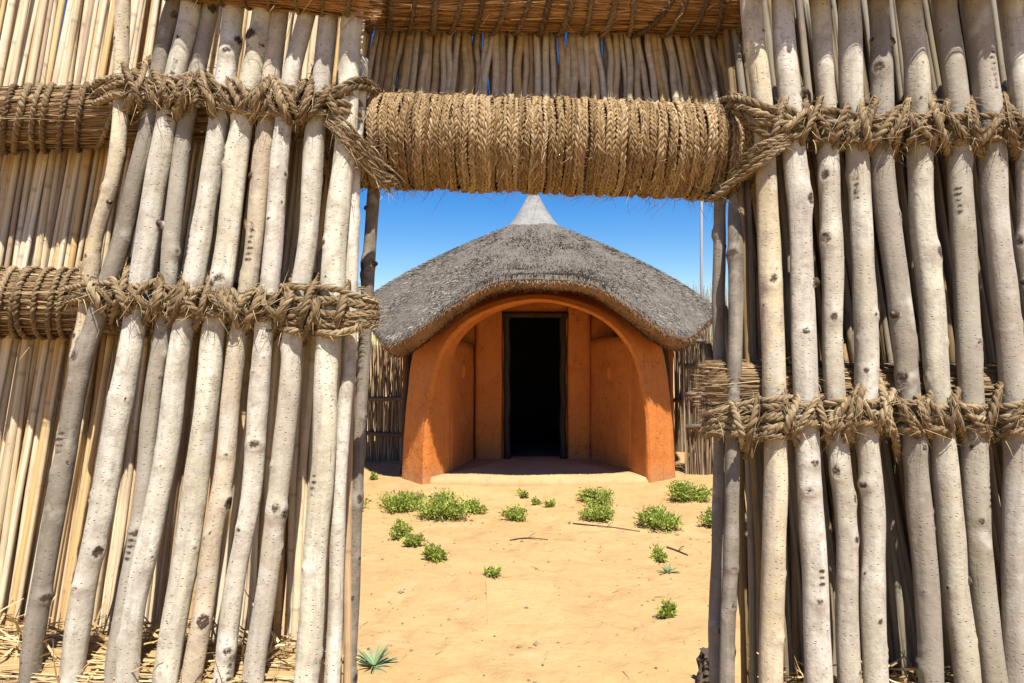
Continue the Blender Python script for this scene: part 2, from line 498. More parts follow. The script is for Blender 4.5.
CEMENT = mat_mud('grey_cement', (.20, .195, .18), (.27, .262, .245), (.10, .098, .09), 2)
DARKWOOD = mat_fibre('dark_wood', (.045, .031, .022), (.065, .046, .033), (.09, .065, .047), .5, .8, (90, 4))
GREYWOOD = mat_fibre('grey_wood', (.12, .09, .066), (.17, .13, .095), (.22, .17, .13), .5, .8, (90, 4))
SAND = mat_sand()
LEAF = mat_blade('shrub_leaf', [(.08, (.12, .155, .026)), (.4, (.25, .32, .045)), (.7, (.37, .43, .075)), (.95, (.50, .50, .18))], .6, .35)
STEM = mat_blade('plant_stem', [(.1, (.16, .15, .06)), (.9, (.28, .24, .12))])
ALOE = mat_blade('spiky_leaf', [(.1, (.10, .16, .07)), (.5, (.19, .27, .13)), (.95, (.30, .38, .22))], .5, .1)
METAL = NT('galvanised_metal', .45); METAL.b.inputs['Metallic'].default_value = .6; METAL = METAL.done((.55, .56, .57))
STUMP = mat_fibre('weathered_stump', (.06, .045, .035), (.10, .075, .055), (.15, .11, .08), .6, .9, (70, 12))

# ------------------------------------------------------------------ ground
def build_ground():
    def axis(lo, hi, step, far):
        a = np.arange(lo, hi + 1e-6, step)
        g = []; d = step; x = hi
        while x < far: d *= 1.35; x += d; g.append(x)
        h = []; d = step; x = lo
        while x > -far: d *= 1.35; x -= d; h.append(x)
        return np.concatenate([h[::-1], a, g])
    xs = axis(-2.6, 3.4, .035, 220); ys = axis(1.1, 8.6, .035, 260)
    X, Y = np.meshgrid(xs, ys, indexing='ij')
    Z = ground_h(X, Y)
    nx, ny = X.shape
    i = np.arange(nx - 1)[:, None]; j = np.arange(ny - 1)[None, :]
    Q = np.stack([i * ny + j, (i + 1) * ny + j, (i + 1) * ny + j + 1, i * ny + j + 1], -1).reshape(-1, 4)
    mb = MB(); mb.add(np.stack([X, Y, Z], -1).reshape(-1, 3), Q)
    tag(mb.build('sand_ground', SAND), 'orange sandy ground of the courtyard', kind='structure')
build_ground()

# ------------------------------------------------------------------ thatched mud hut
HX, HY = 0.27, 8.70                 # roof centre
HB = np.array((HX, HY, 0.0))
hut = thing('thatched_hut', 'round orange mud hut with grey thatched roof and arched porch', 'hut', tuple(HB))
HS = 1.1333                           # final size of the hut; set on the empty once the parts are built

def roof_z(r, th):
    a = np.abs(th)
    D = -.16 + .47 * sstep(R(6), R(42), a) - .24 * sstep(R(38), R(68), a)
    base = 2.94 - .515 * (r - .363) + .038 * np.sin(np.clip((r - .36) / 1.8, 0, 1) * np.pi)
    return base - D * np.clip((r - 1.35) / .88, 0, 1.25) ** (1.9 + .8 * sstep(R(40), R(70), a))

def roof_R(th):
    return 2.19 + .24 * np.exp(-(th / R(52)) ** 2) + .02 * np.sin(th * 7) + .012 * np.sin(th * 17 + 1)

def roof_pt(r, th, dz=0):
    return np.stack([HX + r * np.sin(th), HY - r * np.cos(th), roof_z(r, th) + dz], -1)

def build_roof():
    nt, nr = 180, 40
    th = (np.arange(nt) / nt * 2 - 1) * np.pi
    Rm = roof_R(th)
    rows = []
    for k in range(nr):                               # top surface
        f = k / (nr - 1)
        rows.append(roof_pt(.30 + (Rm - .30) * f, th, .02 * vnoise(th * 9 + f * 5, np.full(nt, f * 12.0))))
    e = rows[-1]
    radial = np.stack([np.sin(th), -np.cos(th), 0 * th], -1)
    th_th = .13 + .05 * sstep(R(15), R(45), np.abs(th))
    lip = e.copy(); lip[:, 2] -= .045; lip += radial * .012
    bot = e.copy(); bot[:, 2] -= th_th; bot -= radial * .12
    roll = (lip + bot) / 2 + radial * .035; roll[:, 2] -= .02
    rows += [lip, roll, bot]
    bz = bot[:, 2]
    for f in (.15, .35, .6, .85, 1.0):                 # underside running up inside
        r = (np.hypot(bot[:, 0] - HX, bot[:, 1] - HY)) * (1 - f) + .15 * f
        z = bz * (1 - f) + 2.75 * f
        rows.append(np.stack([HX + r * np.sin(th), HY - r * np.cos(th), z], -1))
    V = np.stack(rows)                                 # rows, nt, 3
    def block(a, b):
        m = b - a
        i = np.arange(m - 1)[:, None]; j = np.arange(nt)[None, :]; j2 = (j + 1) % nt
        return V[a:b].reshape(-1, 3), np.stack([i * nt + j, (i + 1) * nt + j, (i + 1) * nt + j2, i * nt + j2], -1).reshape(-1, 4)
    mb = MB(); v, q = block(0, nr + 1); mb.add(v, q, rnd=.3)
    roof = mb.build('roof', THATCHBASE, hut)
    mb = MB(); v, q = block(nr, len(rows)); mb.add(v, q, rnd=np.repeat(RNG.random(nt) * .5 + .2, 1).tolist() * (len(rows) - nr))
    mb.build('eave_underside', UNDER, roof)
    # thatch: cut grass ends all over the slope
    n = 70000
    t = RNG.uniform(-R(128), R(128), n)
    f = np.sqrt(RNG.random(n))
    r = .34 + (roof_R(t) - .34) * f
    P = roof_pt(r, t, .0)
    P2 = roof_pt(r + .05, t, .0)
    down = P2 - P; down /= np.linalg.norm(down, axis=1)[:, None]
    tang = np.stack([np.cos(t), np.sin(t), 0 * t], -1)
    nrm = np.cross(tang, down); nrm *= np.sign(nrm[:, 2])[:, None]
    D = down + nrm * RNG.uniform(.08, .7, n)[:, None] + tang * RNG.normal(0, .34, n)[:, None]
    mb = MB()
    clump = np.clip(.5 + 1.1 * vnoise(t * 9, r * 9) + .7 * vnoise(t * 30, r * 24), 0, 1)
    strips(mb, P - nrm * .008, D, RNG.uniform(.018, .065, n), RNG.uniform(.005, .011, n), side=tang + nrm * RNG.normal(0, .5, n)[:, None],
           rnd=np.clip(RNG.random(n) ** 1.0 * .85 + clump * .3 - .08, 0, 1), seg=1)
    o = mb.build('thatch', THATCH, roof); o['kind'] = 'stuff'
    # fringe at the eave edge (grey outside, brown below)
    n = 7000
    t = RNG.uniform(-R(125), R(125), n); r = roof_R(t) - RNG.uniform(0, .03, n)
    P = roof_pt(r, t); P[:, 2] -= RNG.uniform(0, .05, n)
    radial = np.stack([np.sin(t), -np.cos(t), 0 * t], -1); tang = np.stack([np.cos(t), np.sin(t), 0 * t], -1)
    D = radial * RNG.uniform(.0, .8, n)[:, None] + np.array((0, 0, -1.0)) + tang * RNG.normal(0, .3, n)[:, None]
    mb = MB(); strips(mb, P, D, RNG.uniform(.02, .06, n), RNG.uniform(.006, .012, n), side=tang, rnd=RNG.random(n) * .7, seg=1)
    o = mb.build('eave_fringe', THATCH, roof); o['kind'] = 'stuff'
    n = 9000
    t = RNG.uniform(-R(110), R(110), n); fz = RNG.random(n)
    r = roof_R(t) + .02 - .30 * fz ** 1.2
    P = roof_pt(roof_R(t), t); tht = .13 + .05 * sstep(R(15), R(45), np.abs(t))
    P[:, 0] = HX + r * np.sin(t); P[:, 1] = HY - r * np.cos(t)
    P[:, 2] = P[:, 2] - .05 - (tht - .05) * np.clip(fz * 2, 0, 1) + np.clip(fz - .5, 0, 1) * .12
    radial = np.stack([np.sin(t), -np.cos(t), 0 * t], -1); tang = np.stack([np.cos(t), np.sin(t), 0 * t], -1)
    D = radial * RNG.uniform(.1, 1.0, n)[:, None] + np.array((0, 0, -.7)) + tang * RNG.normal(0, .5, n)[:, None]
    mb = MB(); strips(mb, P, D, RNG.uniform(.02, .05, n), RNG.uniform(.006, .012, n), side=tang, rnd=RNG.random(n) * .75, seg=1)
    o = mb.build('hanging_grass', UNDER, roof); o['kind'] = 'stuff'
    # cement cap
    prof = [(.47, 2.80), (.46, 2.85), (.36, 2.935), (.245, 3.06), (.155, 3.19), (.095, 3.30), (.06, 3.365), (.035, 3.395), (0.001, 3.405)]
    ns = 40; a = np.arange(ns) / ns * 2 * np.pi
    V = []
    for k, (r, z) in enumerate(prof):
        rr = r * (1 + .03 * np.sin(a * 3 + k) * (k < 6) + .02 * np.sin(a * 8 + k * 2))
        V.append(np.stack([HX + rr * np.sin(a), HY - rr * np.cos(a), z + .012 * np.sin(a * 2 + k)], -1))
    V = np.array(V); m = len(prof)
    i = np.arange(m - 1)[:, None]; j = np.arange(ns)[None, :]; j2 = (j + 1) % ns
    mb = MB(); mb.add(V.reshape(-1, 3), np.stack([i * ns + j, i * ns + j2, (i + 1) * ns + j2, (i + 1) * ns + j], -1).reshape(-1, 4))
    cap = mb.build('roof_cap', CEMENT, roof); cap['label'] = 'pale grey pointed cement cap on the thatch'
build_roof()

def arch_curve(prof, xc, y, n=72, bow=0.0):
    """prof: half profile (half width, z) from base to top."""
    p = np.array(prof, float)
    left = np.stack([xc - p[:, 0], p[:, 1]], -1); right = np.stack([xc + p[:, 0], p[:, 1]], -1)[::-1][1:]
    c = np.concatenate([left, right])
    c = smooth_path(c, .01, 3)
    t = np.linspace(0, 1, n); L = np.linspace(0, 1, len(c))
    x = np.interp(t, L, c[:, 0]); z = np.interp(t, L, c[:, 1])
    return np.stack([x, y + bow * (z / 2.0), z], -1)

def grid_quads(a, b):
    i = np.arange(a - 1)[:, None]; j = np.arange(b - 1)[None, :]
    return np.stack([i * b + j, i * b + j + 1, (i + 1) * b + j + 1, (i + 1) * b + j], -1).reshape(-1, 4)

def build_porch():
    outer2 = [(1.53, -.1), (1.52, .7), (1.46, 1.45), (1.28, 1.78), (.95, 2.0), (.48, 2.10), (0, 2.13)]
    outer = [(1.475, -.1), (1.44, .7), (1.345, 1.40), (1.19, 1.72), (.90, 1.93), (.45, 2.04), (0, 2.075)]
    r0 = [(1.215, -.1), (1.20, .75), (1.115, 1.22), (1.045, 1.43), (.925, 1.62), (.72, 1.80), (.41, 1.93), (0, 2.005)]
    r1 = [(1.178, -.1), (1.158, .75), (1.065, 1.20), (1.0, 1.40), (.88, 1.578), (.686, 1.752), (.39, 1.878), (0, 1.955)]
    r2 = [(1.14, -.1), (1.118, .75), (1.03, 1.20), (.968, 1.385), (.85, 1.558), (.66, 1.73), (.375, 1.855), (0, 1.93)]
    inn = [(.985, -.1), (.985, .75), (.975, 1.25), (.93, 1.42), (.82, 1.58), (.645, 1.735), (.37, 1.86), (0, 1.935)]
    inn2 = [(.955, -.1), (.955, .75), (.95, 1.30), (.91, 1.47), (.81, 1.62), (.64, 1.77), (.37, 1.89), (0, 1.96)]
    S = [arch_curve(outer2, .30, 7.85), arch_curve(outer, .285, 7.33), arch_curve(r0, .262, 7.035, bow=.0),
         arch_curve(r1, .256, 6.995), arch_curve(r2, .262, 7.01), arch_curve(inn, .315, 7.30), arch_curve(inn2, .312, 7.42)]
    # resample across for soft edges
    S = np.array(S)
    nseg = 6; m = (len(S) - 1) * nseg + 1
    u = np.linspace(0, len(S) - 1, m)
    G = np.stack([np.stack([np.interp(u, np.arange(len(S)), S[:, k, i]) for i in range(3)], -1) for k in range(S.shape[1])], 1)
    wob = .012 * vnoise(G[..., 0] * 5 + G[..., 1] * 7, G[..., 2] * 5)
    G[..., 1] += wob; G[..., 0] += wob * .6
    # foot flares and crumbles a little
    mb = MB(); mb.add(G.reshape(-1, 3), grid_quads(m, G.shape[1]))
    a = mb.build('porch_arch', MUD, hut); a['label'] = 'rounded orange arch rim around the porch'
build_porch()

def slab(mb, poly, z0, z1, wob=0.0, top_curve=None, rnd=.5, nz=14):
    """vertical-sided block over a plan polygon (convex-ish), subdivided, slightly uneven."""
    P = resample(np.concatenate([poly, poly[:1]]), .05)[0][:-1]
    n = len(P); rows = []
    for k in range(nz):
        f = k / (nz - 1)
        zt = z1 if top_curve is None else top_curve(P)
        z = z0 + (zt - z0) * f
        inset = .02 * max(0, (f - .93) / .07)
        c = P.mean(0)
        Q = P + (c - P) * inset
        w = wob * vnoise(P[:, 0] * 4 + f * 9, P[:, 1] * 4 + f * 7)
        rows.append(np.stack([Q[:, 0] + w, Q[:, 1] + w, np.broadcast_to(z, (n,))], -1))
    V = np.array(rows)
    i = np.arange(nz - 1)[:, None]; j = np.arange(n)[None, :]; j2 = (j + 1) % n
    Q = np.stack([i * n + j, i * n + j2, (i + 1) * n + j2, (i + 1) * n + j], -1).reshape(-1, 4)
    c = V[-1].mean(0)
    V = np.concatenate([V.reshape(-1, 3), [c]])
    T = np.stack([np.full(n, len(V) - 1), (nz - 1) * n + np.arange(n), (nz - 1) * n + (np.arange(n) + 1) % n], -1)
    mb.add(V, Q, T, rnd=rnd)

def build_hut_walls():
    # outer wall, from one side of the porch round the back to the other
    a = np.linspace(-1, 1, 90) * R(158)
    rr = 1.62
    cx, cy = .29, 9.05
    x = cx + rr * np.sin(a); y = cy + 1.66 * np.cos(a)
    pl = np.stack([x, y], -1)
    pl = np.concatenate([[[-1.22, 7.62]], pl[(pl[:, 1] > 7.9)], [[1.80, 7.62]]])
    pl = smooth_path(pl, .06, 2)
    inner = pl + (np.array((cx, cy)) - pl) * .10
    mb = MB(); rows = []
    for z in np.linspace(-.1, 1.95, 16): rows.append(np.concatenate([pl, np.full((len(pl), 1), z)], 1))
    for z in np.linspace(1.95, -.1, 6): rows.append(np.concatenate([inner, np.full((len(pl), 1), z)], 1))
    mb.add(np.array(rows).reshape(-1, 3), grid_quads(len(rows), len(pl))[:, ::-1])
    mb.build('wall', MUD, hut)
    # floor of porch and room
    mb = MB()
    fl = np.array([(-.84, 6.98), (-.3, 6.93), (.3, 6.91), (.9, 6.93), (1.40, 6.98), (1.5, 7.5), (1.7, 9), (1.2, 10.2), (.3, 10.5), (-.6, 10.2), (-1.1, 9), (-.95, 7.5)])
    slab(mb, fl, -.1, .10, .01, nz=5)
    mb.build('porch_floor', FLOORMUD, hut)
    # added lining and floor, near-black so the room's shade is in their colour
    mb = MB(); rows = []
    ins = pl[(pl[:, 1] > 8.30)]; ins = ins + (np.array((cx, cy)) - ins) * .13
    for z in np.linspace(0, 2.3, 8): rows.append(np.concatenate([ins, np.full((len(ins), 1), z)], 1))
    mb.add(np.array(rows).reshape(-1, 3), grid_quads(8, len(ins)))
    mb.build('room_shade_lining', ROOMSHADE, hut)
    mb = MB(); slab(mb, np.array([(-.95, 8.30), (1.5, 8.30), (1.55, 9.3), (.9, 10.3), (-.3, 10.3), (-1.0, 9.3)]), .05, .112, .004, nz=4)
    mb.build('room_floor', ROOMSHADE, hut)
    # door wall between porch and room, with the opening left free
    dx0, dx1, dz = -.085, .635, 1.83
    yb = 8.20
    for xs in ((-1.05, dx0), (dx1, 1.70)):
        mb = MB()
        slab(mb, np.array([(xs[0], yb), (xs[1], yb), (xs[1], yb + .16), (xs[0], yb + .16)]), .05, dz + .004, .008, nz=18)
        mb.build('door_wall', MUD, hut)
    mb = MB(); slab(mb, np.array([(-.85, yb + .003), (1.42, yb + .003), (1.42, yb + .157), (-.85, yb + .157)]), dz, 2.18, .008)
    mb.build('wall_over_door', MUD, hut)
    # pilasters beside the door
    for (xa, xb) in ((-.43, -.13), (.68, .93)):
        mb = MB(); slab(mb, np.array([(xa, yb - .06), (xb, yb - .06), (xb + .02, yb - .004), (xa - .02, yb - .004)]), .05, 2.1, .012, nz=18)
        mb.build('pilaster', MUD, hut)
    # dark timber door frame
    fr = link('door_frame', None, hut)
    for xx in (dx0 + .025, dx1 - .025):
        mb = MB(); P = np.stack([np.full(20, xx) + .006 * np.sin(np.arange(20)), np.full(20, yb - .02), np.linspace(.06, dz + .02, 20)], -1)
        tube(mb, P, .038, 8); mb.build('jamb', DARKWOOD, fr)
    mb = MB(); tube(mb, np.stack([np.linspace(dx0 - .03, dx1 + .03, 12), np.full(12, yb - .022), np.full(12, dz - .01)], -1), .036, 8); mb.build('head', DARKWOOD, fr)
    # low side walls of the porch, splayed
    for k, (pts, zt) in enumerate((([(-.655, 7.36), (-.45, 8.195), (-.72, 8.195), (-.90, 7.40)], 1.50),
                                   ([(1.285, 7.36), (1.52, 7.40), (1.20, 8.195), (.925, 8.195)], 1.55))):
        mb = MB()
        tc = (lambda P, zt=zt: zt - .10 * ((P[:, 1] - 7.36) / .84 - .35) ** 2)
        slab(mb, np.array(pts), .05, zt, .012, top_curve=tc, nz=18)
        w = mb.build('porch_side_wall', MUD, hut)
        # little relief mark on the wall
        c = np.array((-.555, 7.76, 1.17)) if k == 0 else np.array((1.105, 7.76, 1.15))
        nrm = np.array((.97, -.235, 0)) if k == 0 else np.array((-.92, -.39, 0))
        tg = np.array((-nrm[1], nrm[0], 0))
        a = np.arange(14) / 14 * 2 * np.pi; V = []
        for s, d in ((1, -.02), (.95, .014), (.5, .028), (.01, .03)):
            V.append(c + nrm * d + (np.cos(a) * .028 * s)[:, None] * tg + np.stack([0 * a, 0 * a, np.sin(a) * .095 * s], -1))
        V = np.array(V); i = np.arange(3)[:, None]; j = np.arange(14)[None, :]; j2 = (j + 1) % 14
        mb = MB(); mb.add(V.reshape(-1, 3), np.stack([i * 14 + j, i * 14 + j2, (i + 1) * 14 + j2, (i + 1) * 14 + j], -1).reshape(-1, 4))
        mb.build('relief_mark', MUD, w)
    # eave posts standing against the outside of the porch
    for xx, xt in ((-1.215, -1.135), (1.78, 1.68)):
        mb = MB(); z = np.linspace(-.05, 1.75, 30); f = (z + .05) / 1.8
        tube(mb, np.stack([xx + (xt - xx) * f + .008 * np.sin(z * 7), np.full(30, 7.58), z], -1), (.034), 10)
        mb.build('eave_post', DARKWOOD, hut)
build_hut_walls()

hut.location = HB * HS; hut.scale = (HS, HS, HS)

# ------------------------------------------------------------------ courtyard reed fences behind, thin metal pole
def court_fence(label, p0, p1, z_top, rails, fringe=0.12):
    p0 = np.array(p0, float) * HS; p1 = np.array(p1, float) * HS; z_top *= HS; rails = [z * HS for z in rails]
    base = np.array((*p0, 0.0))
    t = thing('reed_fence', label, 'fence', tuple(base))
    d = p1 - p0; L = np.linalg.norm(d); d /= L; nrm = np.array((-d[1], d[0]))
    n = int(L * 260)
    s = RNG.uniform(0, L, n); q = RNG.normal(0, .025, n)
    P = np.concatenate([p0 + s[:, None] * d + q[:, None] * nrm, np.full((n, 1), -.08)], 1)
    D = np.stack([RNG.normal(0, .035, n) * d[0], RNG.normal(0, .02, n), np.ones(n)], -1)
    ln = z_top + .08 + RNG.normal(0, fringe * .6, n) + .06 * vnoise(s * 5, s * 0)
    side = np.concatenate([np.broadcast_to(d, (n, 2)) + RNG.normal(0, .4, (n, 2)), np.zeros((n, 1))], 1)
    mb = MB(); strips(mb, P, D, ln, RNG.uniform(.009, .02, n), side=side, bend=RNG.normal(0, .03, (n, 3)), seg=3)
    o = mb.build('reeds', COURT, t); o['kind'] = 'stuff'
    for k, z in enumerate(rails):
        x = np.linspace(-.02, L, 24)
        P = np.concatenate([p0 + x[:, None] * d - nrm * .06 * np.sign(nrm[1]), np.full((24, 1), z)], 1)
        P[:, 2] += .015 * np.sin(x * 2.3 + k) + .008 * np.sin(x * 7 + k * 2)
        mb = MB(); tube(mb, P, .033, 9); mb.build('rail', GREYWOOD, t)
    return t
court_fence('low brown reed fence with pale rails joining the right side of the hut', (1.93, 7.62), (5.2, 7.3), 1.50, (.55, .90, 1.22))
court_fence('tall pale reed fence behind the right edge of the thatched roof', (2.15, 9.3), (6.5, 9.1), 2.12, (.7, 1.5), .2)
court_fence('shaded brown reed fence joining the left side of the hut', (-5.2, 8.3), (-1.25, 8.55), 1.52, (.35, .80), .1)

mb = MB(); P = np.stack([np.linspace(3.15, 3.14, 16), np.full(16, 11.33), np.linspace(-.05, 5.2, 16)], -1)
tube(mb, P, .026, 12)
pole_o = mb.build('metal_pole', METAL, None, origin=(3.15, 11.33, 0))
tag(pole_o, 'thin grey metal pole rising behind the right end of the thatched roof', 'pole')

# ------------------------------------------------------------------ palisade poles
PXM = GATE / F                       # metres per photo pixel at the palisade
TINT = {'w': (.605, .57, .50), 'm': (.49, .45, .385), 'c': (.54, .46, .35), 'g': (.325, .295, .255), 'd': (.19, .165, .14), 'k': (.15, .125, .105)}

def pole(parent, pts, w, tint='w', off=0.0, knots=8, stubs=(), ext=True, foot=None):
    """pts: (px, py) down the pole; extended above and below the picture to its real ends."""
    offs = [p[2] if len(p) > 2 else off for p in pts]
    pts = [tuple(map(float, p[:2])) for p in pts]
    if ext:
        (x0, y0), (x1, y1) = pts[0], pts[1]
        if y0 < 40: offs.insert(0, off); pts.insert(0, (x0 + (x0 - x1) / (y1 - y0) * (y0 + 60), -60.0))
        (x0, y0), (x1, y1) = pts[-1], pts[-2]
        if y0 > 640: offs.append(offs[-1]); pts.append((x0 + (x0 - x1) / (y0 - y1) * .8 * (1190 - y0), 1190.0))
    P = np.array([W(x, y, o_) for (x, y), o_ in zip(pts, offs)])
    P = smooth_path(P, .007, 2)
    n = len(P); sides = 32
    L = np.arange(n) * .007
    s = random.random() * 50
    sway = .006
    P[:, 0] += sway * 2 * vnoise(L * 5 + s, L * 0 + s); P[:, 1] += sway * 2 * vnoise(L * 4 + s + 9, L * 0 + s)
    r = w * (.43 if parent is left else .41) * PXM * (1 + .10 * vnoise(L * 3.2 + s, L * 0 + 2.2 * s) + .11 * vnoise(L * 12 + s, L * 0 + s))
    ang = np.arange(sides) / sides * 2 * np.pi
    A, LL = np.meshgrid(ang, L)
    disp = r[:, None] * (.14 * vnoise(np.cos(A) * 1.5 + s, np.sin(A) * 1.5 + LL * 3) + .05 * vnoise(np.cos(A) * 4 + s, np.sin(A) * 4 + LL * 9))
    kn = np.zeros_like(A)
    # tubes start their angle at 'up' = towards the camera (0,-1,0), so the seam of the bark lies at ang 0; rotate it to the back
    for _ in range(int(knots * 2.2)):
        l0 = random.uniform(.05, L[-1] - .05); a0 = random.uniform(0, 6.28) if random.random() < .5 else np.pi + random.uniform(-1.2, 1.2)
        sz = S * random.choice((.006, .007, .009, .011, .014, .019)) ; el = random.uniform(.45, 1.5)
        da = (A - a0 + np.pi) % (2 * np.pi) - np.pi
        q = np.sqrt((da * r[:, None] / sz) ** 2 + ((LL - l0) / (sz * el)) ** 2)
        q = q + .35 * vnoise(A * 9 + s, LL * 220)
        disp += np.exp(-(q / 1.6) ** 2) * sz * .60 - np.exp(-(q / .55) ** 2) * sz * .55
        ring = np.clip(1.2 - np.abs(q - random.uniform(.3, .8)) * random.uniform(1.4, 2.2), 0, 1) if random.random() < .35 else np.clip(1.35 - q * random.uniform(.9, 1.6), 0, 1)
        kn = np.maximum(kn, ring * random.uniform(.6, 1.1))
    for _ in range(random.choice((0, 1, 1, 2))):       # ladders of short cut marks
        l0 = random.uniform(.1, L[-1] - .2); a0 = np.pi + random.uniform(-1.0, 1.0); m = random.randint(3, 7)
        for q_ in range(m):
            da = (A - a0 - random.uniform(-.08, .08) + np.pi) % (2 * np.pi) - np.pi
            q = np.sqrt((da * r[:, None] / (.012 * S)) ** 2 + ((LL - l0 - q_ * .020 * S) / (.0055 * S)) ** 2)
            kn = np.maximum(kn, np.clip(1.5 - q, 0, 1) * random.uniform(.6, 1)); disp -= np.exp(-q * q) * .0015
    mb = MB()
    tube(mb, P, r, sides, up=(0, 1, 0), disp=disp, knot=kn)
    o = mb.build('pole', BARK, parent)
    t = np.array(TINT[tint]) * (random.uniform(.95, 1.10) if parent is left else random.uniform(.86, 1.04)) * np.array((1, random.uniform(.985, 1.005), random.uniform(.87, .97)))
    o.color = (*t, 1)
    for (sy, sx, ln) in stubs:             # photo row, side (-1/1), length
        z = W(0, sy, off)[2]
        i = int(np.argmin(np.abs(P[:, 2] - z)))
        c = P[i]; rr = r[i]
        ln *= S; d = np.array((sx * .8, -.45, .35)); d /= np.linalg.norm(d)
        l = np.linspace(0, 1, 7)
        Q = c + d * (rr * .4 + (rr * .75 + ln) * l)[:, None]
        mb = MB(); tube(mb, Q, rr * (.62 - .3 * l), 12, knot=np.clip((l - .45) * 3, 0, 1)[:, None] * np.ones(12))
        b = mb.build('branch_stub', BARK, o); b.color = o.color
    return P

# left-hand palisade -------------------------------------------------
LB = W(200, 800)
left = thing('pole_fence', 'palisade of leaning pale poles and reeds left of the gateway', 'fence', tuple(LB))
LEFT = [
 ('A', [(128, -40), (124, 0), (121, 60), (118, 135), (113, 185), (104, 212), (95, 240), (91, 275), (83, 330), (76, 360)], 17, 'c', .012, 7, [(205, 1, .004)]),
 ('B', [(175, 0), (168, 23), (161, 66), (146, 134), (133, 185), (121, 247), (98, 320), (79, 384), (55, 519), (31, 676)], 21, 'd', .0, 9, []),
 ('C', [(190, 8), (182, 51), (168, 134), (158, 185), (146, 251), (135, 326), (125, 384), (111, 449), (98, 519), (84, 598), (72, 676)], 26, 'w', .0, 8, []),
 ('D', [(208, 12), (201, 59), (186, 134), (180, 185), (171, 260), (164, 330), (156, 384), (140, 519), (124, 600), (111, 676)], 20, 'g', .012, 9, [(230, -1, .02)]),
 ('E', [(233, 16), (230, 55), (218, 128), (209, 188), (197, 260), (185, 326), (177, 384), (168, 456), (152, 519), (137, 598), (127, 676)], 24, 'w', .0, 8, []),
 ('F', [(261, 20), (254, 55), (241, 128), (234, 188), (226, 260), (213, 330), (210, 384), (201, 449), (191, 519), (182, 578), (166, 676)], 26, 'w', .0, 8, []),
 ('G', [(279, 23), (275, 59), (264, 134), (258, 177), (251, 260), (238, 330), (234, 384), (227, 449), (215, 519), (207, 598), (191, 676)], 21, 'c', .006, 9, [(180, -1, .004)]),
 ('H', [(304, 23), (297, 59), (285, 128), (279, 188), (274, 260), (264, 330), (260, 384), (254, 456), (247, 519), (234, 598), (225, 676)], 22, 'w', .0, 8, []),
 ('I', [(329, 23), (324, 62), (314, 134), (311, 188), (306, 260), (293, 338), (288, 384), (281, 449), (273, 519), (264, 598), (254, 676)], 23, 'm', .0, 9, []),
 ('J', [(353, 23), (350, 66), (345, 150), (340, 196), (333, 260), (330, 338), (327, 384), (324, 456), (319, 519), (314, 598), (306, 676)], 26, 'w', -.01, 7, []),
 ('K', [(360, 60), (357, 130), (354, 185), (353, 255), (351, 358), (346, 398), (340, 468), (338, 519), (336, 598), (332, 676)], 17, 'w', .05, 7, []),
]
left_mid = {}
for nm, pts, w, tint, off, kn, st in LEFT:
    pole(left, pts, w, tint, off, kn, st)
    left_mid[nm] = (np.array(pts, float), w, off)
# dark crooked post behind the jamb
pole(left, [(386, 100), (377, 150), (373, 190), (370, 235), (368, 276), (365, 330), (362, 388), (359, 449), (354, 519), (351, 625), (347, 750), (343, 900), (338, 1150)], 16, 'd', .26, 9, [(268, 1, .012), (210, -1, .006)], ext=False)

RB = W(880, 800)
right = thing('pole_fence', 'palisade of upright grey-white poles right of the gateway', 'fence', tuple(RB))
RIGHT = [
 ('b', [(737, 150, .16), (737, 210, .10), (735, 290, .05), (733, 354), (731, 475), (729, 566), (727, 654)], 18, 'd', .035, 8, []),
 ('2', [(751, 8), (757, 49), (763, 95), (766, 158), (768, 220), (772, 308), (774, 362), (775, 450), (774, 566), (773, 663)], 27, 'c', .0, 7, []),
 ('3', [(782, 8), (786, 59), (791, 100), (795, 168), (799, 220), (802, 290), (804, 372), (807, 460), (811, 549), (816, 614), (820, 676)], 28, 'w', -.004, 8, [(98, 1, .012), (288, 1, .012)]),
 ('4', [(819, 8), (822, 59), (827, 106), (829, 168), (830, 226), (832, 290), (834, 372), (840, 460), (847, 549), (847, 614), (848, 676)], 24, 'm', .004, 9, []),
 ('5', [(848, 8), (850, 59), (853, 103), (858, 168), (860, 228), (864, 308), (867, 378), (869, 460), (873, 549), (874, 614), (877, 676)], 26, 'w', .0, 8, []),
 ('6', [(878, 8), (881, 59), (882, 110), (884, 168), (889, 228), (899, 308), (906, 378), (915, 460), (923, 549), (926, 614), (928, 676)], 27, 'g', .0, 9, [(320, -1, .008), (48, 1, .004)]),
 ('7', [(911, 8), (917, 59), (920, 112), (922, 168), (925, 228), (931, 308), (935, 378), (944, 467), (953, 549), (959, 614), (966, 676)], 29, 'm', .0, 8, [(583, 1, .004)]),
 ('8', [(945, 8), (951, 59), (956, 110), (958, 168), (963, 228), (967, 308), (970, 380), (974, 460), (980, 549), (988, 614), (995, 676)], 28, 'g', .006, 9, []),
 ('9', [(977, 8), (985, 59), (990, 112), (992, 168), (997, 228), (1008, 308), (1013, 378), (1016, 467), (1017, 566), (1019, 653)], 30, 'm', .0, 8, []),
 ('10', [(1011, 8), (1018, 60), (1022, 120), (1030, 225), (1041, 350), (1049, 467), (1056, 560), (1062, 660)], 28, 'w', .0, 8, []),
 ('11', [(1044, 8), (1050, 60), (1055, 120), (1062, 225), (1073, 350), (1082, 467), (1091, 560), (1098, 660)], 27, 'g', .0, 6, []),
 ('12', [(1076, 8), (1083, 60), (1088, 120), (1096, 225), (1108, 350), (1118, 467), (1127, 560), (1136, 660)], 27, 'w', .0, 6, []),
]
right_mid = {}
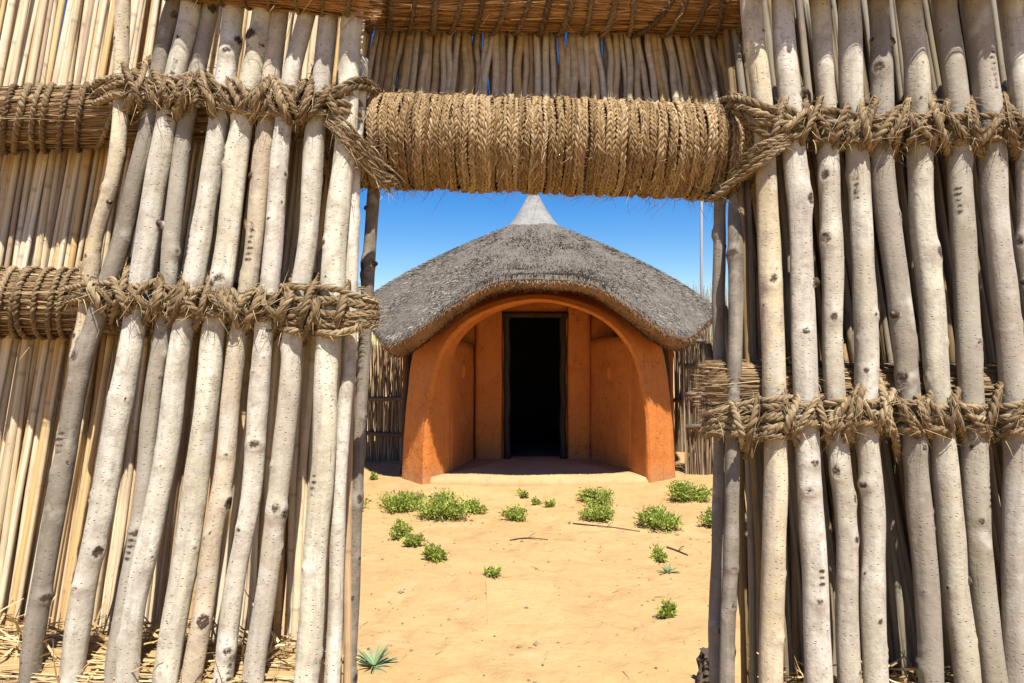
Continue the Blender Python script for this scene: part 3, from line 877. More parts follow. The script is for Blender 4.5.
for nm, pts, w, tint, off, kn, st in RIGHT:
    pole(right, pts, w, tint, off, kn, st)
    right_mid[nm] = (np.array([p[:2] for p in pts], float), w, off)
pole(right, [(719, 150), (719, 205), (720, 350), (717, 480), (716, 600), (715, 720), (713, 900), (711, 1150)], 15, 'd', .16, 7, [], ext=False)

# ------------------------------------------------------------------ reeds
def reed_mesh(idx, mat):
    n = 44; z = np.linspace(0, 3.0, n)
    rd = np.full(n, .0145); kn = np.zeros((n, 7))
    nodes = np.cumsum(np.array([.1] + [random.uniform(.17, .32) for _ in range(14)]))
    zz = np.sort(np.concatenate([np.linspace(0, 3.0, 22)] + [nodes[nodes < 2.95] + d for d in (-.012, 0, .012)]))
    rd = np.full(len(zz), .0145) * (1.06 - .05 * zz)
    kn = np.zeros((len(zz), 7))
    for nd in nodes:
        k = np.abs(zz - nd)
        rd = rd + .0008 * (k < .003); kn[k < .003] = random.choice((.15, .3, .7))
    s = idx * 7.3
    P = np.stack([.020 * vnoise(zz * 1.7 + s, zz * 0), .010 * vnoise(zz * 1.9 + s + 40, zz * 0), zz], -1)
    mb = MB(); tube(mb, P, rd, 7, up=(0, 1, 0), knot=kn)
    return mb.mesh('reed', mat)
REEDS = [reed_mesh(i, REED) for i in range(8)]
OLDSHADE = [reed_mesh(i, OLDSHADEREED) for i in range(8)]
MID = [reed_mesh(i, MIDREED) for i in range(8)]

def reed(parent, px, py, off, lean, z0, ln, thick):
    """Reed whose line crosses photo point (px,py) on the plane `off` behind the palisade face."""
    c = W(px, py, off)
    o = bpy.data.objects.new('reed', random.choice(REEDS if parent is left else OLDSHADE if parent is right else MID))
    d = np.array((lean, LEAN + random.gauss(0, .006), 1.0))
    foot = c + d * (z0 - c[2])
    o.location = foot - parent_base(parent)
    dv = Vector(d).normalized()
    o.rotation_mode = 'QUATERNION'
    o.rotation_quaternion = dv.to_track_quat('Z', 'Y')
    o.scale = (thick * S, thick * S, ln / 3.0)
    o.parent = parent; col.objects.link(o)

def reed_row(parent, x0, x1, pitch, off, lean, z0, z1, th=(.8, 1.25), py=200, jit=2.5):
    x = x0
    while x < x1:
        f = (x - x0) / (x1 - x0)
        l = (lean[0] * (1 - f) + lean[1] * f) + random.gauss(0, .018)
        reed(parent, x + random.uniform(-jit, jit), py, off + random.uniform(-.012, .012), l, z0, (z1 - z0) * random.uniform(.97, 1.04), random.uniform(*th))
        x += pitch * random.uniform(.8, 1.2)

reed_row(left, -190, 352, 7.0, .27, (.105, .06), .02, 2.86, (.55, .95))
reed_row(left, -190, 350, 6.4, .30, (.10, .05), .02, 2.80, (.7, 1.1))
reed_row(left, -190, 350, 7.2, .33, (.09, .05), .02, 2.84, (.9, 1.3))
reed_row(left, 255, 350, 6.5, .26, (.02, .0), .02, 1.9, py=560)
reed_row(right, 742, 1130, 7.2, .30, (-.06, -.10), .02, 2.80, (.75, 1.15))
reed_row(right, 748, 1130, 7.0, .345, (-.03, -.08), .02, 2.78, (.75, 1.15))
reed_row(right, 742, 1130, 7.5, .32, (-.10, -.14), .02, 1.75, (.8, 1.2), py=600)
for x in range(92, 130, 5): reed(left, x, 60 + random.uniform(-5, 5), .36, .10, .02, 2.8, 1.1)
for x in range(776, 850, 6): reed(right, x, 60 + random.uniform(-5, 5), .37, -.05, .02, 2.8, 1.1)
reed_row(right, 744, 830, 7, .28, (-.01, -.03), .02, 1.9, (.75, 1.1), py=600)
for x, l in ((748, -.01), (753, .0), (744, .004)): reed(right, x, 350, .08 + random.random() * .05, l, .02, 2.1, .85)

# ------------------------------------------------------------------ grass bundles behind the poles
def bundle(parent, name, a, b, r, mat, nstraw, seed_len=(.35, .8), cords=None, cord_r=.008, cord_mat=CORD, cord_tilt=.05, wisps=60, rfun=None):
    """Bundle of grass from point a to b, radius r; cords: list of positions along it (metres)."""
    a = np.array(a, float); b = np.array(b, float)
    r *= S; cord_tilt *= S; seed_len = (seed_len[0] * S, seed_len[1] * S)
    if cords is not None: cords = [c * S for c in cords]
    if rfun is not None: rfun_, rfun = rfun, (lambda x: rfun_(x / S) * S)
    ax = b - a; L = np.linalg.norm(ax); ax /= L
    up = np.array((0, 0, 1.0)); s1 = np.cross(ax, up); s1 /= np.linalg.norm(s1); s2 = np.cross(s1, ax)
    n = 60; t = np.linspace(0, L, n)
    rf = (lambda x: r) if rfun is None else rfun
    core = a + t[:, None] * ax
    rr = np.array([rf(x) for x in t]) * .95
    pinch = np.ones(n) - .45 * np.exp(-t / (.02 * S)) - .45 * np.exp(-(L - t) / (.02 * S))
    core = a + (.02 * S + t * (1 - .04 * S / L))[:, None] * ax
    if cords is not None:
        for c in cords: pinch -= .05 * np.exp(-((t - c) / .012) ** 2)
    mb = MB(); tube(mb, core, rr * pinch, 20, rnd=.12)
    body = mb.build(name, mat, parent)
    m = nstraw
    th = RNG.random(m) * 2 * np.pi; tt = RNG.random(m) * L
    rad = np.array([rf(x) for x in tt]) * RNG.uniform(.93, 1.03, m)
    if cords is not None:
        for c in cords: rad = rad * (1 - .04 * np.exp(-((tt - c) / .012) ** 2))
    P = a + tt[:, None] * ax + (rad * np.cos(th))[:, None] * s1 + (rad * np.sin(th))[:, None] * s2
    out = np.cos(th)[:, None] * s1 + np.sin(th)[:, None] * s2
    tg = -np.sin(th)[:, None] * s1 + np.cos(th)[:, None] * s2
    D = ax * np.sign(RNG.random(m) - .5)[:, None] + tg * RNG.normal(0, .07, m)[:, None] + out * RNG.normal(.005, .022, m)[:, None]
    ln = RNG.uniform(*seed_len, m) * .5
    sg = np.sign(D @ ax); room = np.where(sg > 0, L - tt, tt)
    ln = np.minimum(ln, room + RNG.uniform(.0, .018, m))
    mb = MB(); strips(mb, P, D, ln, S * RNG.uniform(.0025, .006, m), side=tg + out * RNG.normal(0, .5, m)[:, None], seg=2)
    if wisps:
        m = wisps; th = RNG.random(m) * 2 * np.pi; tt = RNG.random(m) * L
        out = np.cos(th)[:, None] * s1 + np.sin(th)[:, None] * s2
        P = a + tt[:, None] * ax + out * np.array([rf(x) for x in tt])[:, None] * .97
        D = out * RNG.uniform(.1, .7, m)[:, None] + ax * RNG.normal(0, 1, m)[:, None] + RNG.normal(0, .3, (m, 3))
        strips(mb, P, D, S * RNG.uniform(.03, .12, m), S * RNG.uniform(.0015, .003, m), bend=S * RNG.normal(0, .02, (m, 3)), seg=3)
    o = mb.build('grass', mat, body); o['kind'] = 'stuff'
    if cords is not None:
        for c in cords:
            R0 = rf(c) * 1.0 + cord_r * .7 * S
            ang = np.linspace(0, 2 * np.pi, 60)
            tilt = cord_tilt + random.gauss(0, .012)
            Q = a + (c + tilt * np.sin(ang + 1.2))[:, None] * ax + (R0 * np.cos(ang))[:, None] * s1 + (R0 * np.sin(ang))[:, None] * s2
            mb = MB(); rope(mb, Q, cord_r * random.uniform(.8, 1.2), 2, .035, random.choice((-1, 1)), 5, .008)
            mb.build('binding_cord', cord_mat, body)
    return body

# left: upper and lower bundle, thick and open at the far left
def taper(r0, r1, x1, r2): return lambda t: r0 + (r1 - r0) * min(1, t / x1) if t < x1 else r2 + (r1 - r2) * math.exp(-(t - x1) / .1)
bundle(left, 'grass_bundle', W(-150, 124, .14), W(365, 110, .15), .105, BUNDLE, 2600, cords=list(np.arange(.08, .92, .058) + RNG.normal(0, .010, 15)), cord_tilt=.075, cord_r=.0105, cord_mat=ROPE,
       rfun=lambda t: .105 if t < .85 else .105 - .02 * min(1, (t - .85) / .2))
bundle(left, 'grass_bundle', W(-150, 300, .14), W(360, 309, .15), .112, BUNDLE, 2600, cords=[.06, .14, .22, .31, .36, .43, .50, .54, .60, .63, .68, .72, .76, .80, .84], cord_tilt=.05, cord_r=.011, cord_mat=ROPE,
       rfun=lambda t: .112 if t < .75 else .112 - .035 * min(1, (t - .75) / .2))
# right
bundle(right, 'grass_bundle', W(742, 128, .13), W(1130, 128, .13), .08, BUNDLE, 1200, cords=[.2, .5, .8, 1.1])
bundle(right, 'grass_bundle', W(703, 386, .10), W(1130, 392, .13), .088, BUNDLE, 1500, cords=[.35, .7, 1.0], rfun=lambda t: .082)

# ------------------------------------------------------------------ rope lashings
def pole_front(table, px, py):
    """how far in front of the palisade plane the nearest pole's face is at this photo point (negative = towards the camera)"""
    best = .03
    for pts, w, off in table.values():
        ys, xs = pts[:, 1], pts[:, 0]
        if py < ys[0] - 30 or py > ys[-1] + 30: continue
        cx = np.interp(py, ys, xs); dx = abs(px - cx); h = w * .5
        if dx < h: best = min(best, off - math.sqrt(h * h - dx * dx) * PXM / S)
    return best

def run_rope(parent, table, x0, x1, yc, dy, r, layer, hang=None, end=None, start=None, amp=5.0, hand=1, loose=.5):
    xs = np.arange(x0, x1 + .1, 3.0)
    ph = random.random() * 9
    ys = np.array([yc(x) for x in xs]) + dy + amp * 2 * vnoise(xs / 23 + ph, xs * 0 + ph)
    of = np.array([pole_front(table, x, y) for x, y in zip(xs, ys)])
    k = np.array([1, 2, 3, 2, 1.0]); k /= k.sum()
    o2 = np.minimum(np.convolve(np.pad(of, 2, mode='edge'), k, 'valid'), of + .004)
    o2 = np.minimum(o2, .012) - r * .75 - layer + .010 * vnoise(xs / 14 + ph, xs * 0)
    P = [W(x, y, o) for x, y, o in zip(xs, ys, o2)]
    if end is not None:
        P += [W(xs[-1] + dx, ys[-1] + dyy - dy * .5 * min(1, dx / 30) + random.uniform(-1.5, 1.5), o2[-1] + do) for dx, dyy, do in end]
    if start is not None:
        P = [W(xs[0] + dx, ys[0] + dyy - dy * .5 * min(1, -dx / 45) + random.uniform(-1.5, 1.5), o2[0] + do) for dx, dyy, do in start] + P
    P = smooth_path(np.array(P), .008, 2)
    mb = MB(); rope(mb, P, r, 3, .07, hand, 6, .006, loose=loose)
    mb.build('lashing_rope', ROPE, parent)
    return P

def wrap_rope(parent, x, y, h, s, r, layer, lead=9):
    jy = random.uniform(-3, 3)
    pts = [(x + s * (lead + 3), y - h - 8, .075), (x + s * (lead + 1), y - h, .03), (x + s * lead * .75, y - h * .72, -.022 - layer), (x + s * lead * .3, y - h * .3, -.058 - layer),
           (x - s * lead * .25, y + h * .15, -.066 - layer), (x - s * lead * .7, y + h * .6, -.040 - layer), (x - s * lead, y + h * .92, .010), (x - s * (lead + 1), y + h + 6, .075)]
    P = np.array([W(a + random.uniform(-1.2, 1.2), b + jy, c) for a, b, c in pts])
    P = smooth_path(P, .007, 2)
    mb = MB(); rope(mb, P, r, random.choice((2, 3, 3)), .065, random.choice((-1, 1)), 6, .006, loose=.6)
    mb.build('lashing_wrap', ROPE, parent)
    return P

def frizz(mb, P, n, r, ln=(.015, .06)):
    i = RNG.integers(0, len(P), n)
    D = RNG.normal(0, 1, (n, 3)); D[:, 1] -= .5
    T = np.gradient(P, axis=0)[i]; T /= np.linalg.norm(T, axis=1)[:, None] + 1e-9
    D = D / np.linalg.norm(D, axis=1)[:, None] * .8 + T * RNG.choice((-1, 1), n)[:, None]
    strips(mb, P[i] + S * RNG.normal(0, r * .6, (n, 3)), D, S * RNG.uniform(*ln, n), S * RNG.uniform(.0009, .0028, n), bend=S * (RNG.normal(0, .022, (n, 3)) - np.array((0, 0, .012))), seg=4)

def gaps(table, y, names):
    xs = sorted([(np.interp(y, table[n][0][:, 1], table[n][0][:, 0]), table[n][1]) for n in names])
    return [((a[0] + a[1] * .5) + (b[0] - b[1] * .5)) / 2 for a, b in zip(xs[:-1], xs[1:])]

def lashing(parent, table, names, x0, x1, yc, h, end=None, start=None, nruns=3, extra=None, r=.0124):
    FR = MB(); paths = []
    offs = np.linspace(-.62, .62, nruns) * h * .62
    for k, dy in enumerate(offs):
        paths.append(run_rope(parent, table, x0 + random.uniform(0, 6), x1, yc, dy, r * random.uniform(.85, 1.12), random.uniform(0, .006), end=end, start=start, hand=random.choice((-1, 1))))
    ymid = yc((x0 + x1) / 2)
    gs = gaps(table, ymid, names)
    for ga, gb in zip(gs[:-1], gs[1:]):                 # turns running slantwise over the face of each pole
        for rep_ in range(random.choice((1, 1, 2))):
            up = random.choice((-1, 1)); q = random.uniform(.45, .8) * h
            xs = np.linspace(ga - 2, gb + 2, 9); f = np.linspace(-1, 1, 9)
            ys = np.array([yc(x) for x in xs]) + up * q * np.sin(f * 1.4) + random.uniform(-4, 4)
            of = np.array([min(.01, pole_front(table, x, y)) for x, y in zip(xs, ys)]) - r * 1.9 - random.uniform(0, .008)
            of[0] = .05; of[-1] = .05; of[1] = of[1] * .5; of[-2] = of[-2] * .5
            P = smooth_path(np.array([W(x, y, o) for x, y, o in zip(xs, ys, of)]), .006, 2)
            mb = MB(); rope(mb, P, r * random.uniform(.7, 1.0), random.choice((2, 3)), .06, random.choice((-1, 1)), 6, .006, loose=.6)
            mb.build('lashing_turn', ROPE, parent); paths.append(P)
    for k, g in enumerate(gaps(table, ymid, names)):
        y = yc(g); s = 1 if random.random() < .62 else -1
        paths.append(wrap_rope(parent, g, y, h * random.uniform(.95, 1.2), s, r * random.uniform(.9, 1.15), .0))
        if random.random() < .85:
            paths.append(wrap_rope(parent, g + random.uniform(-5, 5), y + random.uniform(-3, 3), h * random.uniform(.8, 1.1), -s if random.random() < .55 else s, r * random.uniform(.8, 1.05), .012, lead=random.uniform(5, 13)))
    if extra:
        for (xa, xb, dys, en, st) in extra:
            for dy in dys:
                paths.append(run_rope(parent, table, xa, xb, yc, dy, r * random.uniform(.8, 1.0), random.uniform(.003, .012), end=en, start=st, amp=1.5, hand=random.choice((-1, 1))))
    for P in paths: frizz(FR, P, int(len(P) * .9), r)
    o = FR.build('stray_fibres', FIBRE, parent); o['kind'] = 'stuff'
    return paths

curve = lambda xs, ys: (lambda x: float(np.interp(x, xs, ys)))
yLU = curve([90, 120, 160, 200, 250, 300, 350], [90, 86, 90, 95, 99, 103, 104])
lashing(left, left_mid, ['A', 'B', 'C', 'D', 'E', 'F', 'G', 'H', 'I', 'J'], 100, 345, yLU, 25,
        end=[(6, 3, .02), (14, 10, .07), (20, 14, .12)], start=[(-22, 14, .10), (-10, 6, .05)])
yLL = curve([60, 90, 130, 200, 300, 376], [292, 293, 297, 302, 310, 314])
lashing(left, left_mid, ['A', 'B', 'C', 'D', 'E', 'F', 'G', 'H', 'I', 'J'], 78, 340, yLL, 24,
        end=[(14, 1, .0), (26, 2, .012), (34, 2, .05), (36, 2, .10)], start=[(-24, 4, .07), (-10, 2, .03)],
        extra=[(286, 340, (-22, -9, 3, 14, 22), [(14, 0, .0), (26, 0, .010), (34, 0, .045), (37, 0, .11)], [(-8, -3, .03), (-4, -1, .015)])])
for k, (xx, hh) in enumerate(((306, 25), (341, 26))): wrap_rope(left, xx, yLL(xx), hh, 1, .012, .02, lead=7)
yRU = curve([740, 770, 850, 950, 1120], [116, 122, 128, 128, 128])
lashing(right, right_mid, ['2', '3', '4', '5', '6', '7', '8', '9', '10', '11', '12'], 752, 1118, yRU, 30, start=[(-18, -12, .09), (-8, -8, .03)])
yRL = curve([700, 740, 800, 900, 1000, 1120], [428, 422, 416, 414, 418, 420])
lashing(right, right_mid, ['2', '3', '4', '5', '6', '7', '8', '9', '10', '11', '12'], 760, 1118, yRL, 30,
        start=[(-52, 4, .16), (-50, 2, .06), (-36, 0, .02), (-16, 0, .0)],
        extra=[(758, 790, (-20, -10, 0, 10, 19), [(6, 0, .02), (12, 0, .05)], [(-54, 5, .17), (-51, 4, .06), (-38, 0, .022), (-16, 0, .0)])])
for k, (xx, hh) in enumerate(((738, 22), (752, 27))): wrap_rope(right, xx, yRL(xx), hh, 1 if k else -1, .011, .014, lead=6)

# ------------------------------------------------------------------ lintel: thick grass core under a plaited rope winding
A0 = W(326, 139, .22); B0 = W(764, 154, .22)
lint = thing('gate_lintel', 'thick round lintel wound with plaited straw rope over the gateway', 'lintel', tuple((A0 + B0) / 2))
axis = B0 - A0; LL_ = np.linalg.norm(axis); ax_ = axis / LL_
LR = .163 * S
bundle(lint, 'grass_core', A0, B0, .151, BUNDLE, 900, wisps=0)
def coil_mesh(hand, seed):
    random.seed(seed)
    ang = np.linspace(0, 2 * np.pi, 180)
    rr = LR + S * (.004 * np.sin(ang * 3 + seed) + .0015 * np.sin(ang * 11 + seed))
    mb = MB()
    for sgn in (1, -1):
        Q = np.stack([S * (sgn * .0050 + .003 * np.sin(ang * 2 + seed) + .0022 * np.sin(ang * 5 + seed * 2)), rr * np.cos(ang), rr * np.sin(ang)], -1)
        rope(mb, Q, .0074 * random.uniform(.88, 1.12), random.choice((2, 2, 3)), random.choice((.034, .042, .052)), hand * (sgn if seed % 5 else 1), 6, .006, closed=True)
    return mb.mesh('rope_coil', COIL)
COILS = {h: [coil_mesh(h, 100 + 10 * h + k) for k in range(9)] for h in (1, -1)}
random.seed(77)
rotz = math.atan2(ax_[1], ax_[0]); roty = -math.asin(ax_[2])
ncoil = 80
for k in range(ncoil):
    o = bpy.data.objects.new('rope_coil', random.choice(COILS[1 if k % 2 else -1]))
    f = (k + .5) / ncoil
    c = A0 + axis * (.015 + f * .975) + ax_ * random.gauss(0, .0012)
    o.parent = lint; o.location = c - np.array(lint.location)
    s = random.uniform(.972, 1.03) * (1 - .05 * max(0, (f - .96) / .04))
    o.scale = (1, s, s)
    o.rotation_mode = 'XYZ'
    o.rotation_euler = (random.uniform(0, 6.28), roty + random.gauss(0, .012), rotz + random.gauss(0, .016))
    col.objects.link(o)
# stray fibres, thicker below
FR = MB(); n = 3200
th = RNG.uniform(0, 2 * np.pi, n); tt = RNG.random(n)
s1 = np.cross(ax_, (0, 0, 1.0)); s1 /= np.linalg.norm(s1); s2 = np.cross(s1, ax_)
out = np.cos(th)[:, None] * s1 + np.sin(th)[:, None] * s2
tgd = -np.sin(th)[:, None] * s1 + np.cos(th)[:, None] * s2
P = A0 + tt[:, None] * axis + out * (LR + .010 * S)
D = tgd * RNG.choice((-1, 1), n)[:, None] + out * RNG.uniform(.02, .5, n)[:, None] + ax_ * RNG.normal(0, .35, n)[:, None]
strips(FR, P, D, S * RNG.uniform(.01, .045, n), S * RNG.uniform(.0010, .0028, n), bend=S * RNG.normal(0, .012, (n, 3)), seg=3)
n = 170; tt = RNG.random(n)
P = A0 + tt[:, None] * axis - s2 * (LR + .010 * S) * np.sign(s2[2]) + s1 * RNG.normal(0, .04, n)[:, None]
D = np.array((0, 0, -1.0)) + RNG.normal(0, .7, (n, 3))
strips(FR, P, D, S * RNG.uniform(.02, .07, n), S * RNG.uniform(.0012, .0024, n), bend=S * RNG.normal(0, .02, (n, 3)), seg=4)
o = FR.build('stray_fibres', FIBRE, lint); o['kind'] = 'stuff'
# slack rope ends carried from the lintel to the poles on either side
def slack(parent, pts, r, strands=3, fr=True):
    P = smooth_path(np.array([W(*p) for p in pts]), .007, 2)
    mb = MB(); rope(mb, P, r, strands, .08, random.choice((-1, 1)), 6, .006, loose=.5)
    mb.build('slack_rope', ROPE, parent)
    return P
PP = []
for k in range(9):
    d = k * 3.4 + random.uniform(-3, 3); j = random.uniform(-5, 5)
    PP.append(slack(lint, [(322 + j, 104 + d * .5, .03), (330, 112 + d * .6, -.052), (346, 124 + d + j, -.068), (362, 140 + d, .0), (380, 158 + d + j, .055), (392 + j, 170 + d * .8, .12), (396 + 2 * j, 184 + d * .3, .24)], random.uniform(.004, .008), 2))
for k in range(2):
    PP.append(slack(lint, [(330, 96 + k * 5, -.04), (346, 83 + k * 6, -.066), (358, 79 + k * 7, -.02), (372, 84 + k * 5, .06), (380, 92, .12)], .011))
for k in range(4):
    d = k * 6
    PP.append(slack(lint, [(706 + d, 200, .2), (714 + d * .6, 198 - d * .3, .10), (738, 180 - d, .03), (758, 165 - d * 1.1, -.06), (775, 154 - d * .8, -.068), (790, 142 - d * .5, -.055), (800, 134, .03)], .010))
for k in range(2):
    d = k * 9
    PP.append(slack(lint, [(722, 100 + d, .14), (734, 97 + d * .8, .04), (750, 101 + d, -.055), (768, 108 + d, -.068), (786, 117 + d * .8, -.06), (800, 128, -.05), (812, 140, .03)], .013))
# ragged hank hanging under the right end
for k in range(9):
    a = random.uniform(0, 6.28)
    PP.append(slack(lint, [(748, 150 + random.uniform(-25, 5), .12), (742 + random.uniform(-4, 6), 176, .06), (722 + random.uniform(-8, 8), 203 + random.uniform(-8, 4), .10 + random.uniform(0, .1)), (702 + random.uniform(-8, 8), 194, .2 + random.uniform(0, .08)), (696, 176, .32)], .008, 2))
FR = MB()
for P in PP: frizz(FR, P, 26, .009, (.02, .07))
o = FR.build('stray_fibres', FIBRE, lint); o['kind'] = 'stuff'
# reeds standing behind the lintel
x = 362
while x < 752:
    f = (x - 362) / 390
    l = .16 * (1 - f) - .17 * f + random.gauss(0, .035)
    reed(lint, x + random.uniform(-2, 2), 70, .37 + random.uniform(-.015, .015), l, 2.20, .48, random.uniform(.8, 1.25))
    x += random.uniform(5.8, 8.2)
x = 366
while x < 752:
    f = (x - 362) / 390
    reed(lint, x, 70, .415, .10 * (1 - f) - .12 * f + random.gauss(0, .04), 2.20, .47, random.uniform(.8, 1.2))
    x += random.uniform(5.2, 7.5)

# ------------------------------------------------------------------ grass beams along the top
ta = W(158, -38, -.064); tb = W(372, -16, -.064)
tbl = thing('thatch_beam', 'orange-brown grass beam lying along the tops of the left-hand poles', 'beam', tuple((ta + tb) / 2))
bundle(tbl, 'grass_bundle', ta, tb, .108, BEAMGRASS, 1700, cords=list(np.arange(.05, np.linalg.norm(tb - ta) / S, .088)), cord_r=.008, cord_tilt=.02, wisps=90)
ta = W(362, -5, .25); tb = W(752, 0, .28)
tbm = thing('thatch_beam', 'reddish-brown grass beam tied with many cords above the gateway', 'beam', tuple((ta + tb) / 2))
bundle(tbm, 'grass_bundle', ta, tb, .120, BEAMGRASS, 2600, cords=list(np.arange(.03, np.linalg.norm(tb - ta) / S, .083)), cord_r=.012, cord_tilt=.02, wisps=320)
ra = W(752, -46, -.092); rb = W(1140, -46, -.092)
tbr = thing('thatch_beam', 'grass beam along the top of the right-hand poles', 'beam', tuple((ra + rb) / 2))
bundle(tbr, 'grass_bundle', ra, rb, .115, BEAMGRASS, 900, cords=list(np.arange(.06, np.linalg.norm(rb - ra) / S, .085)), cord_r=.0085, cord_tilt=.02, wisps=30)

# ------------------------------------------------------------------ straw packed low behind the poles
def stuffing(parent, a, b, r, n, seed):
    """loose straw packed between poles and reeds"""
    g = np.random.default_rng(seed)
    body = bundle(parent, 'straw_packing', a, b, r * .85, STRAW, 1200, wisps=0)
    t = g.random(n); th = g.random(n) * 6.28; q = r * S * np.sqrt(g.uniform(.3, 1.15, n))
    P = a + t[:, None] * (b - a) + np.stack([0 * t, np.cos(th) * q * .8, np.sin(th) * q], -1)
    D = np.stack([g.normal(0, 1, n), g.normal(0, .5, n), g.normal(0, .5, n)], -1)
    mb = MB(); strips(mb, P, D, g.uniform(.04, .13, n), g.uniform(.003, .008, n), bend=g.normal(0, .02, (n, 3)), seg=3)
    o = mb.build('loose_straw', STRAW, body); o['kind'] = 'stuff'
stuffing(left, W(-200, 682, .13), W(318, 716, .16), .24, 2800, 3)
stuffing(right, W(775, 736, .16), W(1130, 736, .16), .20, 900, 4)

# ------------------------------------------------------------------ plants
def shrub(label, px, py, wpx, hpx, dens=1.0, group='low green shrubs on the sand', leaf=1.0):
    c = on_ground(px, py); d = c[1]
    rx = wpx / F * d; hz = hpx / F * d * random.uniform(.72, .95); rx *= random.uniform(.9, 1.05)
    t = thing('green_shrub', label, 'shrub', tuple(c), group)
    ns = max(5, int(16 * dens))
    tips = []
    for k in range(ns):
        a = random.uniform(0, 6.28); q = math.sqrt(random.random())
        tip = np.array((rx * q * math.cos(a), rx * .8 * q * math.sin(a), hz * (1 - .6 * q * q) * random.uniform(.45, 1.1)))
        P = np.array([(tip[0] * .1, tip[1] * .1, -.01), tip * .5 + np.array((0, 0, hz * .1)), tip])
        P = smooth_path(P, .03, 2)
        mb = MB(); tube(mb, c + P, np.linspace(.004, .0015, len(P)), 4, rnd=random.random()); mb.build('stem', STEM, t)
        tips.append(tip)
    tips = np.array(tips)
    n = int(dens * 2100 * max(.25, rx / .25))
    i = RNG.integers(0, ns, n)
    f = np.sqrt(RNG.uniform(.05, 1, n))
    P = tips[i] * f[:, None] + RNG.normal(0, 1, (n, 3)) * np.array((rx * .15, rx * .14, hz * .13))
    P[:, 2] = np.abs(P[:, 2]) + .004
    D = P / (np.linalg.norm(P, axis=1)[:, None] + .01) * .6 + RNG.normal(0, .6, (n, 3)); D[:, 2] += .25
    mb = MB(); strips(mb, c + P, D, RNG.uniform(.014, .034, n) * leaf, RNG.uniform(.009, .018, n) * leaf, bend=RNG.normal(0, .006, (n, 3)), seg=2)
    o = mb.build('foliage', LEAF, t); o['kind'] = 'stuff'

SH = [
 ('broad green shrub at the foot of the left porch pillar', 401, 509, 27, 25, 1.1),
 ('large green shrub in front of the left side of the porch step', 444, 519, 32, 30, 1.3),
 ('low green sprig trailing right of the large left shrub', 473, 512, 17, 13, .6),
 ('small green shrub nearest below the broad left shrub', 400, 538, 15, 18, .6),
 ('small green shrub second in the line of three running down from the left shrubs', 415, 546, 13, 15, .6),
 ('round green shrub third and nearest in the line of three at left', 434, 560, 13, 18, .8),
 ('small round green shrub on the sand in front of the doorway', 515, 520, 14, 17, .7),
 ('small grey-green plant alone in the middle of the sand', 493, 578, 10, 12, .35),
 ('tiny green sprig at the edge of the porch step left of centre', 522, 497, 8, 8, .35),
 ('tiny green sprig below the middle of the porch step', 535, 505, 6, 6, .3),
 ('tiny green sprig right of the middle below the porch step', 551, 507, 7, 10, .3),
 ('green shrub close to the foot of the right porch side, the farther of a pair', 598, 503, 20, 17, .9),
 ('green shrub in front of the right porch side, the nearer of a pair', 602, 520, 20, 17, .9),
 ('bright green shrub in front of the right porch pillar', 660, 528, 25, 26, 1.2),
 ('bright green shrub beside the reed fence right of the porch', 686, 500, 25, 24, 1.2),
 ('green shrub half hidden by the right gate post', 709, 526, 14, 23, .9),
 ('small green shrub beside the short dark twig at right', 657, 560, 11, 19, .5),
 ('small yellow-green shrub lowest at right on the sand', 669, 618, 9, 16, .6),
 ('green shrub seen between the left gate poles', 352, 510, 16, 24, .9),
 ('tiny weed in the shade of the left reed fence', 375, 480, 6, 9, .4),
]
for lab, x, y, w, h, d in SH: shrub(lab, x, y, w, h, d)

def spiky(label, px, py, wpx, n, name='spiky_plant', lift=.5):
    c = on_ground(px, py); d = c[1]; r = wpx / F * d
    t = thing(name, label, 'plant', tuple(c))
    for k in range(n):
        a = k / n * 6.28 * 2.6 + random.uniform(-.3, .3); e = random.uniform(.15, 1.1)
        D = np.array((math.cos(a) * math.cos(e), math.sin(a) * math.cos(e), math.sin(e)))
        sd = np.array((-math.sin(a), math.cos(a), 0))
        mb = MB(); strips(mb, (c + D * .01)[None], D[None], np.array([r * random.uniform(.8, 1.15)]), np.array([r * .12]), side=sd[None], bend=np.array([[0, 0, -r * .18]]), seg=5, rnd=np.array([random.random()]))
        # keel: a second strip set at an angle gives the leaf a folded section
        nrm = np.cross(D, sd)
        strips(mb, (c + D * .01 - nrm * r * .02)[None], D[None], np.array([r * random.uniform(.8, 1.0)]), np.array([r * .07]), side=(sd * .4 + nrm)[None], bend=np.array([[0, 0, -r * .18]]), seg=5, rnd=np.array([random.random()]))
        mb.build('leaf', ALOE, t)
spiky('spiky grey-green rosette plant at the foot of the left gate post', 374, 667, 24, 34)
spiky('sparse thin-leaved grassy weed below the short dark twig at right', 668, 573, 13, 16, 'grassy_weed')

# ------------------------------------------------------------------ twigs, stump, slab, litter
def twig(label, pts, r):
    P = np.array([on_ground(*p) for p in pts]); P[:, 2] += r * .8
    P = smooth_path(P, .02, 2)
    base = P[0].copy()
    mb = MB(); tube(mb, P, np.linspace(r, r * .5, len(P)), 7)
    q = P[len(P) // 2]; e = q + np.array((.06, .05, .025))
    tube(mb, smooth_path(np.array([q, (q + e) / 2 + (0, 0, .01), e]), .01, 1), r * .45, 5)
    tag(mb.build('twig', DARKWOOD, None, origin=base), label, 'twig')
twig('long thin dark twig lying on the sand before the right shrubs', [(573, 524), (595, 526), (615, 528), (640, 532)], .006)
twig('short dark twig lying on the sand at right', [(667, 548), (676, 551), (688, 556)], .009)
twig('small curved grey twig lying in the middle distance of the sand', [(510, 541), (525, 538), (548, 540)], .006)

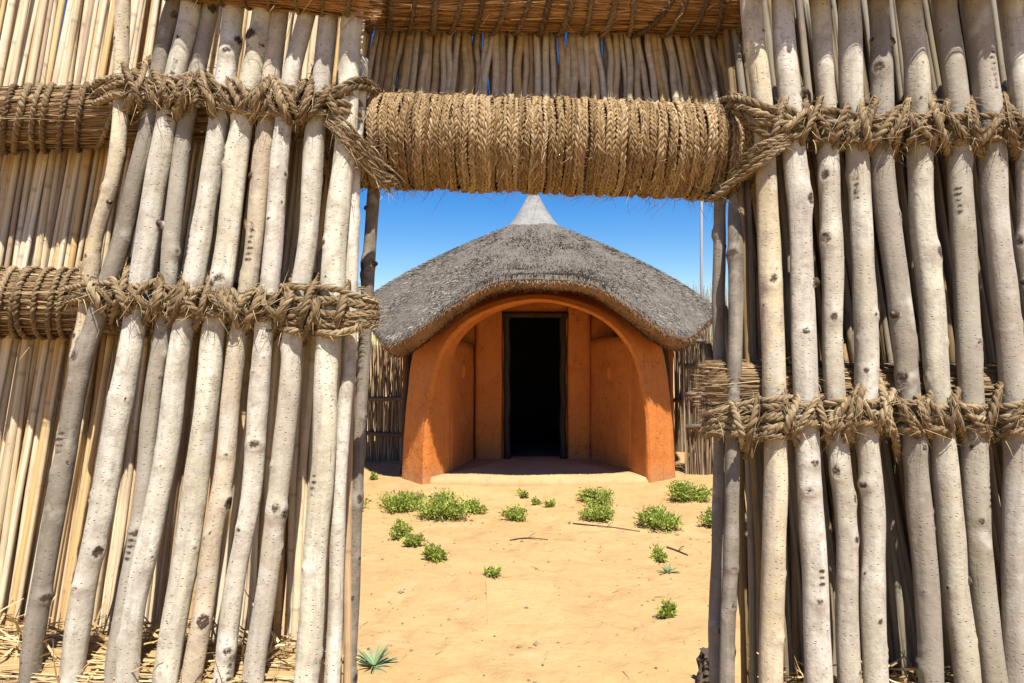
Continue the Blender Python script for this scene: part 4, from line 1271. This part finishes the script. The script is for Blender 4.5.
c = on_ground(706, 684); c = np.array((c[0], c[1], .09))
gz = float(ground_h(c[0], c[1]))
mb = MB(); n = 14; z = np.linspace(gz - .05, c[2] + .05, n)
sd = 20; a = np.arange(sd) / sd * 2 * np.pi
A, ZZ = np.meshgrid(a, z)
disp = .010 * np.sin(A * 7 + ZZ * 20) * np.sin(A * 3 + 1) + .008 * RNG.normal(size=A.shape)
tube(mb, np.stack([np.full(n, c[0] + .01), np.full(n, c[1]), z], -1), np.linspace(.055, .040, n), sd, disp=disp)
tag(mb.build('bark_stump', STUMP, None, origin=(c[0], c[1], gz), smooth=False), 'rough dark stump beside the foot of the right gate post', 'stump')

# worn flat slab half buried in the sand
mb = MB()
cn = [on_ground(485, 581), on_ground(553, 581), on_ground(567, 626), on_ground(487, 626)]
V = []
zt = max(float(ground_h(p[0], p[1])) for p in cn) + .006
for p in cn: V.append((p[0], p[1]))
slab(mb, np.array(V), zt - .10, zt, .010, nz=8)
tag(mb.build('sand_slab', mat_mud('pale_sand_slab', (.40, .255, .107), (.44, .285, .125), (.34, .21, .085), 2), smooth=False), 'flat sand-covered slab set in the middle of the path', 'slab')

n = 260
pts = []
g = np.random.default_rng(8)
X = g.uniform(-1.4, 1.9, n); Y = 2.9 + 4.0 * g.random(n) ** 1.3
mb = MB()
for x, y in zip(X, Y):
    z = float(ground_h(x, y)); s = g.uniform(.004, .012) * (2 if g.random() < .06 else 1)
    o8 = np.array([(1, 0, 0), (0, 1, 0), (-1, 0, 0), (0, -1, 0), (0, 0, .7), (0, 0, -.7)], float) * s * g.uniform(.6, 1.4, (6, 1))
    T = [(0, 1, 4), (1, 2, 4), (2, 3, 4), (3, 0, 4), (1, 0, 5), (2, 1, 5), (3, 2, 5), (0, 3, 5)]
    mb.add(o8 + (x, y, z + s * .25), None, T, rnd=g.random() * .8)
n = 340
X = g.uniform(-1.6, 2.1, n); Y = 2.9 + 4.2 * g.random(n)
P = np.stack([X, Y, ground_h(X, Y) + .004], -1)
D = np.stack([g.normal(0, 1, n), g.normal(0, 1, n), g.normal(0, .08, n)], -1)
strips(mb, P, D, g.uniform(.02, .09, n), g.uniform(.002, .005, n), bend=g.normal(0, .006, (n, 3)), seg=2)
tag(mb.build('ground_litter', COURT, smooth=False), 'scattered pebbles and bits of straw on the sand', 'litter', kind='stuff')
